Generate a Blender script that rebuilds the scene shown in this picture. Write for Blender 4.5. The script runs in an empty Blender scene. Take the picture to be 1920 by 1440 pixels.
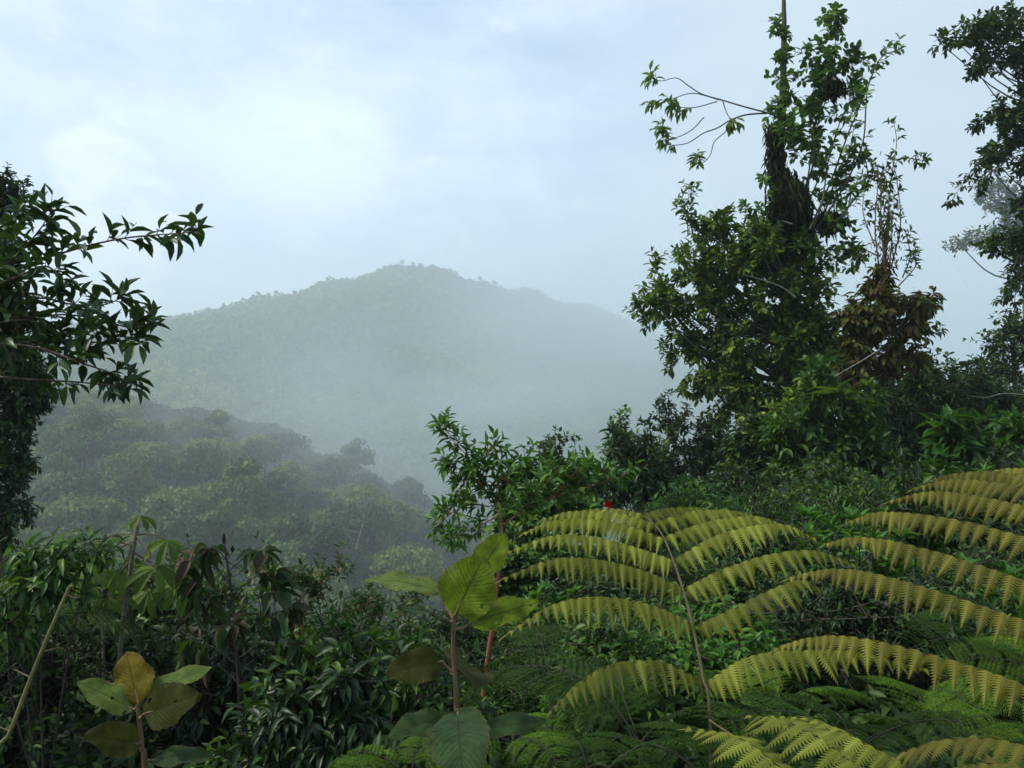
import bpy, math, random
import numpy as np
from mathutils import Vector

# ------------------------------------------------------------------ camera, sky, sun, exposure
SC = bpy.context.scene
COL = SC.collection
F = 1493.0                       # focal length in pixels of a 1920 wide picture
cam_d = bpy.data.cameras.new("camera"); cam = bpy.data.objects.new("camera", cam_d); COL.objects.link(cam)
cam_d.sensor_width = 36.0; cam_d.lens = 36.0 * F / 1920.0
cam_d.clip_start = 0.05; cam_d.clip_end = 20000
cam.location = (0, 0, 0); cam.rotation_euler = (math.radians(90), 0, 0)
SC.camera = cam
SUN_EL, SUN_AZ = math.radians(50), math.radians(-95)      # azimuth from +Y, negative = left
sd = Vector((math.sin(SUN_AZ) * math.cos(SUN_EL), math.cos(SUN_AZ) * math.cos(SUN_EL), math.sin(SUN_EL)))
sun_d = bpy.data.lights.new("sun", 'SUN'); sun = bpy.data.objects.new("sun", sun_d); COL.objects.link(sun)
sun_d.energy = 3.8; sun_d.angle = math.radians(6); sun_d.color = (1.0, 0.94, 0.80)
sun.rotation_euler = sd.to_track_quat('Z', 'Y').to_euler()
SC.view_settings.view_transform = 'Standard'; SC.view_settings.look = 'None'
SC.view_settings.exposure = 0.22; SC.view_settings.gamma = 1.0
SC.render.engine = 'CYCLES'
SC.cycles.max_bounces = 6; SC.cycles.diffuse_bounces = 3; SC.cycles.glossy_bounces = 2
SC.cycles.transmission_bounces = 3; SC.cycles.volume_bounces = 2; SC.cycles.transparent_max_bounces = 6
SC.cycles.use_denoising = True
SC.cycles.use_adaptive_sampling = True; SC.cycles.adaptive_threshold = 0.02

wd = bpy.data.worlds.new("World"); SC.world = wd; wd.use_nodes = True

class NT:
    """small node-tree writer"""
    def __init__(s, tree): s.t = tree; s.n = tree.nodes; s.l = tree.links
    def new(s, typ, **kw):
        n = s.n.new(typ)
        for k, v in kw.items():
            if k.startswith('i_'):
                key = k[2:]
                n.inputs[int(key) if key.isdigit() else key].default_value = v
            else: setattr(n, k, v)
        return n
    def link(s, a, b): s.l.new(a, b)
    def val(s, x, sock):
        if isinstance(x, (int, float)): sock.default_value = x
        else: s.l.new(x, sock)
    def math(s, op, a, b=0.0, c=None, clamp=False):
        n = s.n.new('ShaderNodeMath'); n.operation = op; n.use_clamp = clamp
        s.val(a, n.inputs[0]); s.val(b, n.inputs[1])
        if c is not None: s.val(c, n.inputs[2])
        return n.outputs[0]
    def mix(s, f, a, b, typ='MIX'):
        n = s.n.new('ShaderNodeMix'); n.data_type = 'RGBA'; n.blend_type = typ
        s.val(f, n.inputs[0])
        for x, sock in ((a, n.inputs[6]), (b, n.inputs[7])):
            if isinstance(x, (tuple, list)): sock.default_value = (*x[:3], 1)
            else: s.l.new(x, sock)
        return n.outputs[2]
    def ramp(s, fac, stops, interp='LINEAR'):
        n = s.n.new('ShaderNodeValToRGB'); n.color_ramp.interpolation = interp
        el = n.color_ramp.elements
        while len(el) < len(stops): el.new(0.5)
        for e, (p, c) in zip(el, stops):
            e.position = p; e.color = (*c[:3], 1) if not isinstance(c, (int, float)) else (c, c, c, 1)
        s.val(fac, n.inputs[0]); return n.outputs[0]
    def noise(s, vec, scale, detail=4, rough=0.5, dist=0.0):
        n = s.n.new('ShaderNodeTexNoise'); n.inputs['Scale'].default_value = scale
        n.inputs['Detail'].default_value = detail; n.inputs['Roughness'].default_value = rough
        n.inputs['Distortion'].default_value = dist
        if vec is not None: s.l.new(vec, n.inputs['Vector'])
        return n.outputs[0]
    def mapping(s, vec, scale=(1, 1, 1), loc=(0, 0, 0)):
        n = s.n.new('ShaderNodeMapping'); n.inputs['Scale'].default_value = scale; n.inputs['Location'].default_value = loc
        s.l.new(vec, n.inputs['Vector']); return n.outputs[0]

def build_world():
    w = NT(wd.node_tree)
    for n in list(w.n): w.n.remove(n)
    out = w.new('ShaderNodeOutputWorld'); bg = w.new('ShaderNodeBackground'); bg.inputs[1].default_value = 0.1
    w.link(bg.outputs[0], out.inputs[0])
    sky = w.new('ShaderNodeTexSky'); sky.sky_type = 'NISHITA'; sky.sun_disc = False
    sky.sun_elevation = SUN_EL; sky.sun_rotation = SUN_AZ
    sky.altitude = 1500; sky.air_density = 1.0; sky.dust_density = 1.2; sky.ozone_density = 1.2
    tc = w.new('ShaderNodeTexCoord'); G = tc.outputs['Generated']
    n1 = w.noise(w.mapping(G, (1.0, 1.0, 3.6), (0.3, 0.1, 0.55)), 2.1, 6, 0.55, 0.35)
    n2 = w.noise(w.mapping(G, (1.0, 1.0, 1.9), (3.3, 1.1, 0.2)), 4.6, 8, 0.60, 0.3)
    sx = w.new('ShaderNodeSeparateXYZ'); w.link(G, sx.inputs[0])
    # thin bright break in the cloud where the light comes through, and a cloud bank low on the left
    def lobe(u, v, k):
        d = Vector(((u - 960) / F, 1, (720 - v) / F)).normalized()
        n = w.new('ShaderNodeVectorMath', operation='DOT_PRODUCT'); w.link(G, n.inputs[0]); n.inputs[1].default_value = d
        a = w.math('SUBTRACT', n.outputs['Value'], 1.0); a = w.math('MULTIPLY', a, k)
        return w.math('EXPONENT', a)
    cover = w.math('ADD', w.math('MULTIPLY', n1, 0.55), w.math('MULTIPLY', n2, 0.45))
    cover = w.math('ADD', cover, w.math('MULTIPLY', lobe(520, 300, 26), 0.10))
    cover = w.math('ADD', cover, w.math('MULTIPLY', lobe(250, 470, 60), 0.14))
    mask = w.ramp(cover, [(0.30, 0.0), (0.66, 1.0)], 'EASE')
    veil = w.mix(0.72, sky.outputs[0], (4.6, 6.15, 8.8))           # thin high veil over the blue
    cloud = w.mix(w.ramp(n2, [(0.35, 0.0), (0.65, 1.0)]), (6.1, 7.4, 9.2), (7.5, 8.7, 10.0))
    col = w.mix(w.math('MULTIPLY', mask, 0.8), veil, cloud)
    puff = w.ramp(w.math('ADD', w.noise(w.mapping(G, (1.0, 1.0, 1.5), (5.3, 2.1, 0.7)), 7.5, 9, 0.55, 0.2), w.math('MULTIPLY', lobe(260, 440, 260), .26)), [(0.60, 0.0), (0.74, 1.0)], 'EASE')
    col = w.mix(w.math('MULTIPLY', puff, .75), col, (9.0, 9.7, 10.4))
    mr = w.new('ShaderNodeMapRange', interpolation_type='SMOOTHSTEP'); w.link(sx.outputs[0], mr.inputs[0]); mr.inputs[1].default_value = 0.0; mr.inputs[2].default_value = .32; mr.inputs[4].default_value = .85
    col = w.mix(mr.outputs[0], col, (5.9, 6.9, 8.0))          # even cloud fills the right-hand sky
    glow = w.math('ADD', w.math('MULTIPLY', lobe(600, 275, 170), 1.7), w.math('MULTIPLY', lobe(480, 320, 10), .55))
    glow = w.math('MULTIPLY', glow, w.math('ADD', 0.35, w.math('MULTIPLY', mask, 0.9)))
    add = w.new('ShaderNodeVectorMath', operation='SCALE'); add.inputs[0].default_value = (0.95, 1.0, 1.0); w.link(glow, add.inputs['Scale'])
    s2 = w.new('ShaderNodeVectorMath', operation='ADD'); w.link(col, s2.inputs[0]); w.link(add.outputs[0], s2.inputs[1])
    # below the horizon the world is dark land
    low = w.ramp(w.math('ADD', sx.outputs[2], 0.5), [(0.46, 0.35), (0.50, 1.0)])
    fin = w.mix(1.0, s2.outputs[0], low, 'MULTIPLY')
    w.link(fin, bg.inputs[0])
build_world()

# ------------------------------------------------------------------ helpers
rng = np.random.default_rng(7)
random.seed(7)
def P(u, v, d):
    return np.array([(u - 960.0) / F * d, d, (720.0 - v) / F * d])
def unit(a):
    n = np.linalg.norm(a, axis=-1, keepdims=True); n[n < 1e-9] = 1
    return a / n
UP = np.array([0.0, 0.0, 1.0])

def tag(o, label=None, cat=None, group=None, kind=None):
    if label: o['label'] = label
    if cat: o['category'] = cat
    if group: o['group'] = group
    if kind: o['kind'] = kind
    return o
def empty(name, loc, label, cat, group=None):
    o = bpy.data.objects.new(name, None); COL.objects.link(o); o.location = [float(c) for c in loc]
    o.empty_display_size = 0.2
    return tag(o, label, cat, group)

class MB:
    """mesh builder: gathers vertices and polygons, links ONE mesh object"""
    def __init__(s): s.v = []; s.f = []; s.r = []; s.uv = []; s.n = 0
    def add(s, verts, faces, rnd=None, uv=None):
        verts = np.asarray(verts, float).reshape(-1, 3); faces = np.asarray(faces, int)
        s.v.append(verts); s.f.append(faces + s.n); s.n += len(verts)
        s.r.append(np.full(len(faces), 0.5) if rnd is None else np.broadcast_to(np.asarray(rnd, float), (len(faces),)))
        s.uv.append(np.zeros((len(verts), 2)) if uv is None else np.asarray(uv, float))
    def mesh(s, name, mat, origin=(0, 0, 0), smooth=True):
        me = bpy.data.meshes.new(name)
        V = np.concatenate(s.v) - np.asarray(origin, float) if s.v else np.zeros((0, 3))
        UV = np.concatenate(s.uv) if s.uv else np.zeros((0, 2))
        loops = np.concatenate([f.ravel() for f in s.f]); tot = np.concatenate([np.full(len(f), f.shape[1]) for f in s.f])
        st = np.concatenate([[0], np.cumsum(tot)[:-1]])
        me.vertices.add(len(V)); me.vertices.foreach_set('co', V.astype(np.float32).ravel())
        me.loops.add(len(loops)); me.loops.foreach_set('vertex_index', loops.astype(np.int32))
        me.polygons.add(len(tot)); me.polygons.foreach_set('loop_start', st.astype(np.int32)); me.polygons.foreach_set('loop_total', tot.astype(np.int32))
        me.polygons.foreach_set('use_smooth', np.full(len(tot), smooth))
        a = me.attributes.new('rnd', 'FLOAT', 'FACE'); a.data.foreach_set('value', np.concatenate(s.r).astype(np.float32))
        ul = me.uv_layers.new(name='uv'); ul.data.foreach_set('uv', UV[loops].astype(np.float32).ravel())
        me.update(calc_edges=True); me.validate()
        me.materials.append(mat)
        return me
    def build(s, name, mat, parent=None, origin=None, smooth=True):
        if origin is None: origin = np.array(parent.location) if parent else np.zeros(3)
        me = s.mesh(name, mat, origin, smooth)
        o = bpy.data.objects.new(name, me); COL.objects.link(o)
        if parent: o.parent = parent
        else: o.location = [float(c) for c in origin]
        return o

def copy_tree(o, parent=None):
    c = o.copy(); COL.objects.link(c)
    if parent: c.parent = parent
    for ch in o.children: copy_tree(ch, c)
    return c

def smooth_line(pts, n=24):
    """Catmull-Rom through the points"""
    p = np.asarray(pts, float)
    if len(p) == 2: return p[0] + (p[1] - p[0]) * np.linspace(0, 1, n)[:, None]
    q = np.vstack([2 * p[0] - p[1], p, 2 * p[-1] - p[-2]])
    t = np.linspace(0, len(p) - 1 - 1e-6, n); i = t.astype(int); f = (t - i)[:, None]
    a, b, c, d = q[i], q[i + 1], q[i + 2], q[i + 3]
    return 0.5 * ((2 * b) + (c - a) * f + (2 * a - 5 * b + 4 * c - d) * f ** 2 + (3 * b - a - 3 * c + d) * f ** 3)

def tube(mb, pts, r0, r1, sides=6, rnd=0.5, wob=0.0, rads=None):
    p = np.asarray(pts, float); n = len(p)
    tan = unit(np.gradient(p, axis=0))
    ref = np.array([0.13, 0.21, 1.0]) if abs(unit((p[-1] - p[0])[None])[0][2]) < 0.8 else np.array([1.0, 0.2, 0.1])
    a = unit(np.cross(tan, ref)); b = np.cross(tan, a)
    r = np.linspace(r0, r1, n) if rads is None else np.interp(np.linspace(0, 1, n), np.linspace(0, 1, len(rads)), rads)
    ang = np.linspace(0, 2 * math.pi, sides, endpoint=False)
    rr = r[:, None] * (1 + wob * (rng.random((n, sides)) - 0.5))
    V = p[:, None, :] + rr[..., None] * (np.cos(ang)[None, :, None] * a[:, None, :] + np.sin(ang)[None, :, None] * b[:, None, :])
    i = np.arange(n - 1)[:, None] * sides; j = np.arange(sides)[None, :]; j2 = (j + 1) % sides
    Fq = np.stack([i + j, i + j2, i + sides + j2, i + sides + j], -1).reshape(-1, 4)
    L = np.concatenate([[0], np.cumsum(np.linalg.norm(np.diff(p, axis=0), axis=1))])
    uv = np.stack([np.broadcast_to(ang / 6.28, (n, sides)), np.broadcast_to(L[:, None], (n, sides))], -1).reshape(-1, 2)
    mb.add(V.reshape(-1, 3), Fq, rnd, uv)
    mb.add(V[-1], [list(range(sides))], rnd)

def twigs(mb, A, B, r0, r1, rnd=0.5):
    """many thin straight three-sided sticks at once"""
    A = np.asarray(A, float); B = np.asarray(B, float); n = len(A)
    t = unit(B - A); a = unit(np.cross(t, np.array([0.3, 0.5, 0.81]))); b = np.cross(t, a)
    V = []
    for base, r in ((A, r0), (B, r1)):
        for k in range(3):
            an = k * 2.0944; V.append(base + r * (math.cos(an) * a + math.sin(an) * b))
    V = np.stack(V, 1)
    Fq = np.array([[0, 1, 4, 3], [1, 2, 5, 4], [2, 0, 3, 5]])
    mb.add(V.reshape(-1, 3), (np.arange(n)[:, None, None] * 6 + Fq[None]).reshape(-1, 4), rnd)

# leaf templates: rows of (t, half width); centre line vertices make the midrib fold
def make_template(rows, fold=0.25, droop=0.18, wave=0.0):
    V = [(0, 0, 0)]; T = []; Q = []
    for t, w in rows:
        z = -droop * t * t
        V += [(t, -w, z + fold * w), (t, 0, z), (t, w, z + fold * w + wave * math.sin(t * 9))]
    V.append((1, 0, -droop)); m = len(rows); tip = len(V) - 1
    T += [(0, 2, 1), (0, 3, 2)]
    for i in range(m - 1):
        a = 1 + 3 * i; Q += [(a, a + 1, a + 4, a + 3), (a + 1, a + 2, a + 5, a + 4)]
    a = 1 + 3 * (m - 1); T += [(a, a + 1, tip), (a + 1, a + 2, tip)]
    return np.array(V, float), np.array(T), (np.array(Q) if Q else None)
T_FAR = (np.array([(0, 0, 0), (.5, -.5, 0.04), (1, 0, -.08), (.45, .5, 0.04)], float), None, np.array([(0, 1, 2, 3)]))
T_MID = make_template([(0.3, .42), (0.7, .40)])
T_OVAL = make_template([(0.12, .26), (0.35, .48), (0.65, .46), (0.88, .24)], 0.2, 0.1)
T_LANCE = make_template([(0.12, .22), (0.32, .46), (0.58, .42), (0.82, .17)], 0.3, 0.22)
T_ELL = make_template([(0.12, .24), (0.35, .47), (0.62, .46), (0.85, .22)], 0.3, 0.18)
T_LONG = make_template([(0.1, .25), (0.3, .45), (0.6, .42), (0.85, .18)], 0.35, 0.45)

def leaves(mb, pos, d, nrm, L, W, tpl=T_MID, rnd=None):
    """leaves at pos, pointing along d, blade facing nrm"""
    pos = np.asarray(pos, float); n = len(pos)
    if n == 0: return
    d = unit(np.asarray(d, float)); s = unit(np.cross(d, nrm)); nn = np.cross(s, d)
    L = np.broadcast_to(np.asarray(L, float), (n,))[:, None, None]; W = np.broadcast_to(np.asarray(W, float), (n,))[:, None, None]
    V, T, Q = tpl; V = V[None]
    out = pos[:, None] + V[..., 0:1] * L * d[:, None] + V[..., 1:2] * W * s[:, None] + V[..., 2:3] * L * nn[:, None]
    m = V.shape[1]; r = rng.random(n) if rnd is None else np.broadcast_to(rnd, (n,))
    uv = np.broadcast_to(V[..., :2] + [0, 0.5], (n, m, 2)).reshape(-1, 2)
    off = (np.arange(n) * m)[:, None, None]
    base = mb.n
    mb.v.append(out.reshape(-1, 3)); mb.uv.append(uv); mb.n += n * m
    for Fx in (T, Q):
        if Fx is None: continue
        mb.f.append((off + Fx[None]).reshape(-1, Fx.shape[1]) + base); mb.r.append(np.repeat(r, len(Fx)))

def rand_dir(n): return unit(rng.normal(size=(n, 3)))

class Spec:
    def __init__(s, L, W, per=9, tw=0.35, tpl=T_MID, droop=0.15, splay=0.9, rosette=3, up=0.25, var=0.3, bunch=0.0, skip=0.25):
        s.__dict__.update(locals())

def spray(mbL, mbT, base, tip, sp, twr=0.004):
    """leafy twigs: base,tip (n,3); leaves set spirally on the outer part, a rosette at the end"""
    n = len(base)
    if n == 0: return
    ax = tip - base; ln = np.linalg.norm(ax, axis=1, keepdims=True); t = unit(ax)
    mid = base + ax * 0.5 + np.array([0, 0, -1]) * ln * 0.06 * sp.droop * 3
    a = unit(np.cross(t, rand_dir(n))); b = np.cross(t, a)
    k = sp.per
    tt = sp.skip + (1 - sp.skip) * (np.arange(k)[None] + rng.random((n, k)) * 0.6) / k
    tt[:, -sp.rosette:] = 0.96 + 0.04 * rng.random((n, min(sp.rosette, k)))
    ph = rng.random((n, 1)) * 6.28 + np.arange(k)[None] * 2.4 + rng.normal(size=(n, k)) * 0.3
    rad = np.cos(ph)[..., None] * a[:, None] + np.sin(ph)[..., None] * b[:, None]
    fwd = 0.45 + 0.6 * tt[..., None]
    d = t[:, None] * fwd + rad * sp.splay + np.array([0, 0, -1.0]) * sp.droop + rng.normal(size=(n, k, 3)) * 0.15
    pos = base[:, None] + ax[:, None] * tt[..., None] + np.array([0, 0, -1.0]) * (ln * 0.06 * sp.droop * 3)[:, None] * (4 * tt * (1 - tt))[..., None]
    d = unit(d)
    nrm = np.array([0, 0, 1.0]) + t[:, None] * 0.35 + rng.normal(size=(n, k, 3)) * 0.32
    L = sp.L * (1 - sp.var + 2 * sp.var * rng.random((n, k))); W = L * sp.W / sp.L * (0.85 + 0.3 * rng.random((n, k)))
    leaves(mbL, pos.reshape(-1, 3), d.reshape(-1, 3), nrm.reshape(-1, 3), L.ravel(), W.ravel(), sp.tpl)
    if mbT is not None:
        twigs(mbT, base, mid, twr * 1.3, twr); twigs(mbT, mid, tip, twr, twr * 0.6)

def ellipse_clumps(E, depth, rc, squash=0.8, fill=1.0):
    """clump centres inside ellipses given in photo pixels (u,v,ru,rv[,depth offset]) at a depth in metres"""
    C, R = [], []
    for e in E:
        u, v, ru, rv = e[:4]; d = depth + (e[4] if len(e) > 4 else 0); k = d / F
        n = max(2, int(fill * 3.2 * ru * rv / rc ** 2))
        q = rand_dir(n) * (rng.random((n, 1)) ** 0.45)
        c = P(u, v, d)
        a = max(3, (ru - rc * 0.35)) * k; bb = max(3, (rv - rc * 0.35)) * k
        C.append(c + q * np.array([a, min(a, 4) * squash, bb])); R.append(rc * k * (0.75 + 0.5 * rng.random(n)))
    return np.concatenate(C), np.concatenate(R)

def clump_spray(mbL, mbT, C, R, sp, ntw, outward=None):
    n = len(C)
    dirs = rand_dir(n * ntw).reshape(n, ntw, 3) + np.array([0, 0, sp.up])
    if outward is not None:
        o = unit(C - outward)[:, None]; dirs = dirs + 0.7 * o
    dirs = unit(dirs)
    r = R[:, None, None]
    base = C[:, None] + dirs * r * 0.15 * rng.random((n, ntw, 1)) + rng.normal(size=(n, ntw, 3)) * r * 0.12
    tip = base + dirs * r * (0.6 + 0.6 * rng.random((n, ntw, 1)))
    spray(mbL, mbT, base.reshape(-1, 3), tip.reshape(-1, 3), sp)

def limbs(mbT, root_pts, C, r0, r1, every=1, sag=0.12):
    """curved limbs from the nearest point of the trunk line below each clump to the clump centre"""
    T = np.asarray(root_pts, float)
    for c in C[::every]:
        h = np.linalg.norm((c - T)[:, :2], axis=1) * 0.6
        j = np.argmin(np.abs(T[:, 2] - (c[2] - h)) + 0.2 * np.linalg.norm(T - c, axis=1))
        a = T[j]; L = np.linalg.norm(c - a)
        m = (a + c) / 2 + np.array([rng.normal() * .05 * L, rng.normal() * .05 * L, -sag * L + rng.normal() * .04 * L])
        tube(mbT, smooth_line([a, m, c], 8), r0, r1, 5)

# ------------------------------------------------------------------ materials
def leaf_mat(name, stops, trans=0.35, rough=0.55, spec=0.25, tcol=(1.15, 1.25, 0.55), hue=0.10, big=0.0, vv=0.22, sat=1.12):
    m = bpy.data.materials.new(name); m.use_nodes = True; t = NT(m.node_tree)
    for n in list(t.n): t.n.remove(n)
    out = t.new('ShaderNodeOutputMaterial')
    at = t.new('ShaderNodeAttribute', attribute_name='rnd'); oi = t.new('ShaderNodeObjectInfo')
    fac = t.math('ADD', at.outputs['Fac'], t.math('MULTIPLY', t.math('SUBTRACT', oi.outputs['Random'], 0.5), hue * 3), clamp=True)
    col = t.ramp(fac, stops)
    geo = t.new('ShaderNodeNewGeometry')
    if big:
        nb = t.noise(geo.outputs['Position'], big, 3)
        col = t.mix(0.8, col, t.ramp(nb, [(0.35, (0.55, 0.62, 0.6)), (0.65, (1.35, 1.3, 1.05))]), 'MULTIPLY')
    hsv = t.new('ShaderNodeHueSaturation', i_Saturation=sat); t.link(col, hsv.inputs['Color'])
    t.link(t.math('ADD', 1.0 - vv, t.math('MULTIPLY', oi.outputs['Random'], 2 * vv)), hsv.inputs['Value'])
    # paler underside
    col = t.mix(t.math('MULTIPLY', geo.outputs['Backfacing'], 0.2), hsv.outputs[0], (0.08, 0.13, 0.04))
    bs = t.new('ShaderNodeBsdfPrincipled'); t.link(col, bs.inputs['Base Color'])
    bs.inputs['Roughness'].default_value = rough; bs.inputs['Specular IOR Level'].default_value = spec
    tr = t.new('ShaderNodeBsdfTranslucent'); t.link(t.mix(1.0, col, tcol, 'MULTIPLY'), tr.inputs['Color'])
    ms = t.new('ShaderNodeMixShader', i_0=trans); t.link(bs.outputs[0], ms.inputs[1]); t.link(tr.outputs[0], ms.inputs[2])
    t.link(ms.outputs[0], out.inputs[0]); return m

def bark_mat(name, c0, c1, scale=12, moss=0.0, rough=0.85, stretch=0.25):
    m = bpy.data.materials.new(name); m.use_nodes = True; t = NT(m.node_tree)
    bs = t.n['Principled BSDF']; tc = t.new('ShaderNodeTexCoord')
    v = t.mapping(tc.outputs['Object'], (1, 1, stretch))
    nz = t.noise(v, scale, 6, 0.65); col = t.ramp(nz, [(0.35, c0), (0.65, c1)])
    if moss:
        nm = t.noise(tc.outputs['Object'], scale * 0.3, 4); col = t.mix(t.ramp(nm, [(0.5 - moss * 0.2, 0.0), (0.62, 1.0)]), col, (0.045, 0.06, 0.02))
    t.link(col, bs.inputs['Base Color']); bs.inputs['Roughness'].default_value = rough
    b = t.new('ShaderNodeBump'); b.inputs['Strength'].default_value = 0.6; b.inputs['Distance'].default_value = 0.02
    t.link(nz, b.inputs['Height']); t.link(b.outputs[0], bs.inputs['Normal'])
    return m

def broad_mat(name, top, vein, edge, trans=0.4, nveins=15, rough=0.5):
    """large leaf: midrib and side veins, mottling, browned edge"""
    m = bpy.data.materials.new(name); m.use_nodes = True; t = NT(m.node_tree)
    for n in list(t.n): t.n.remove(n)
    out = t.new('ShaderNodeOutputMaterial')
    uv = t.new('ShaderNodeUVMap', uv_map='uv'); sp = t.new('ShaderNodeSeparateXYZ'); t.link(uv.outputs[0], sp.inputs[0])
    x = sp.outputs[0]; ay = t.math('ABSOLUTE', t.math('SUBTRACT', sp.outputs[1], 0.5))
    tc = t.new('ShaderNodeTexCoord')
    wob = t.math('MULTIPLY', t.noise(uv.outputs[0], 6, 2), 0.035)
    ph = t.math('ADD', t.math('SUBTRACT', x, t.math('MULTIPLY', t.math('POWER', ay, 0.85), 0.52)), wob)
    sv = t.math('PINGPONG', t.math('MULTIPLY', ph, nveins), 0.5)
    side = t.ramp(sv, [(0.0, 1.0), (0.17, 0.0)])
    mid = t.ramp(ay, [(0.0, 1.0), (0.032, 0.0)])
    vn = t.math('MAXIMUM', t.math('MULTIPLY', side, 0.5), mid)
    mott = t.noise(tc.outputs['Object'], 38, 5, 0.6)
    fine = t.new('ShaderNodeTexVoronoi', i_Scale=90.0); t.link(uv.outputs[0], fine.inputs['Vector'])
    at = t.new('ShaderNodeAttribute', attribute_name='rnd')
    base = t.mix(t.ramp(mott, [(0.35, 0.0), (0.7, 1.0)]), tuple(c * 0.5 for c in top), tuple(c * 1.2 for c in top))
    base = t.mix(t.math('MULTIPLY', fine.outputs['Distance'], 0.35), base, vein)
    col = t.mix(vn, base, vein)
    ed = t.ramp(t.math('ADD', t.math('MULTIPLY', ay, 2.0), t.math('MULTIPLY', mott, 0.35)), [(0.95, 0.0), (1.15, 1.0)])
    spots = t.ramp(t.noise(tc.outputs['Object'], 95, 2), [(0.64, 0.0), (0.69, 0.85)])
    col = t.mix(t.math('MAXIMUM', t.math('MULTIPLY', ed, 0.25), spots), col, edge)
    bs = t.new('ShaderNodeBsdfPrincipled'); t.link(col, bs.inputs['Base Color']); bs.inputs['Roughness'].default_value = rough
    bs.inputs['Specular IOR Level'].default_value = 0.12
    tr = t.new('ShaderNodeBsdfTranslucent'); t.link(t.mix(1.0, col, (1.2, 1.15, 0.5), 'MULTIPLY'), tr.inputs['Color'])
    ht = t.math('ADD', t.math('MULTIPLY', side, -1.0), t.math('MULTIPLY', fine.outputs['Distance'], 0.5))
    b = t.new('ShaderNodeBump'); b.inputs['Strength'].default_value = 0.5; b.inputs['Distance'].default_value = 0.003
    t.link(ht, b.inputs['Height']); t.link(b.outputs[0], bs.inputs['Normal']); t.link(b.outputs[0], tr.inputs['Normal'])
    ms = t.new('ShaderNodeMixShader', i_0=trans); t.link(bs.outputs[0], ms.inputs[1]); t.link(tr.outputs[0], ms.inputs[2])
    # insect holes
    hole = t.ramp(t.noise(tc.outputs['Object'], 42, 1), [(0.735, 0.0), (0.745, 1.0)])
    tp = t.new('ShaderNodeBsdfTransparent'); m2 = t.new('ShaderNodeMixShader'); t.link(hole, m2.inputs[0]); t.link(ms.outputs[0], m2.inputs[1]); t.link(tp.outputs[0], m2.inputs[2])
    t.link(m2.outputs[0], out.inputs[0]); return m

M = {}
M['tree'] = leaf_mat('tree_leaf', [(0, (.035, .080, .024)), (.45, (.095, .165, .038)), (.8, (.18, .25, .060)), (1, (.32, .37, .10))])
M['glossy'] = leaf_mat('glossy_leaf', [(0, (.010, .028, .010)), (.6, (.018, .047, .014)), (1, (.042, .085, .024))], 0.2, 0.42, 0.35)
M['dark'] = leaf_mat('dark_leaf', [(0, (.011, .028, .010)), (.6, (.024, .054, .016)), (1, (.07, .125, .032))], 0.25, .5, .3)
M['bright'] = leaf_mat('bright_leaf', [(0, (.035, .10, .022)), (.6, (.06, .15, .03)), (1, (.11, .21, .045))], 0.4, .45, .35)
M['sapling'] = leaf_mat('sapling_leaf', [(0, (.032, .085, .024)), (.6, (.055, .125, .030)), (1, (.11, .20, .045))], 0.35, .45, .35)
M['fine'] = leaf_mat('shrub_leaf', [(0, (.022, .060, .018)), (.55, (.050, .115, .028)), (1, (.14, .23, .055))], 0.35, .45, .35)
M['brown'] = leaf_mat('brown_leaf', [(0, (.050, .030, .014)), (.3, (.10, .065, .022)), (.55, (.09, .095, .03)), (.8, (.07, .10, .03)), (1, (.18, .17, .05))], 0.35)
M['bronze'] = leaf_mat('bronze_leaf', [(0, (.040, .026, .013)), (.22, (.042, .034, .015)), (.45, (.024, .050, .017)), (1, (.045, .09, .026))], 0.3)
M['gold_fern'] = leaf_mat('golden_fern', [(0, (.120, .138, .028)), (.6, (.190, .212, .044)), (1, (.27, .295, .070))], 0.4, 0.6, 0.25, (1.2, 1.05, 0.5), 0.03)
M['brass_fern'] = leaf_mat('brassy_fern', [(0, (.105, .100, .024)), (.6, (.155, .146, .034)), (1, (.21, .205, .048))], 0.4, 0.6, 0.25, (1.2, 1.1, 0.5), 0.03)
M['green_fern'] = leaf_mat('green_fern', [(0, (.045, .10, .014)), (.6, (.09, .18, .022)), (1, (.15, .25, .04))], 0.4, .65, .12)
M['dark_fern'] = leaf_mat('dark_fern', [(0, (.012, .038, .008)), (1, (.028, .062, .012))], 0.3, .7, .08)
M['cecropia'] = leaf_mat('cecropia_leaf', [(0, (.065, .125, .028)), (1, (.14, .21, .05))], 0.5)
M['valley'] = leaf_mat('valley_tree_leaf', [(0, (.028, .060, .022)), (.5, (.065, .105, .034)), (1, (.13, .16, .05))], 0.25, 0.6, 0.2, hue=0.3, vv=.45)
M['valley_pale'] = leaf_mat('pale_valley_leaf', [(0, (.07, .105, .036)), (.5, (.12, .165, .05)), (1, (.19, .23, .08))], 0.25, 0.6, 0.2, hue=0.2, vv=.35)
M['far'] = leaf_mat('far_forest_leaf', [(0, (.022, .055, .018)), (.5, (.065, .11, .030)), (1, (.17, .21, .06))], 0.2, 0.7, 0.2, big=0.006)
M['moss'] = leaf_mat('hanging_moss', [(0, (.010, .010, .006)), (.7, (.024, .022, .010)), (1, (.045, .055, .018))], 0.1, 0.9, 0.1)
M['litter'] = leaf_mat('dead_leaf', [(0, (.05, .03, .015)), (1, (.14, .09, .04))], 0.2)
M['bark'] = bark_mat('bark', (.030, .024, .016), (.085, .07, .048), 10, 1.0)
M['twig'] = bark_mat('twig_bark', (.05, .038, .025), (.12, .09, .06), 30)
M['pale_bark'] = bark_mat('pale_bark', (.14, .13, .11), (.28, .27, .24), 6)
M['red_bark'] = bark_mat('red_stem', (.20, .065, .03), (.36, .14, .07), 40, rough=0.6)
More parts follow.
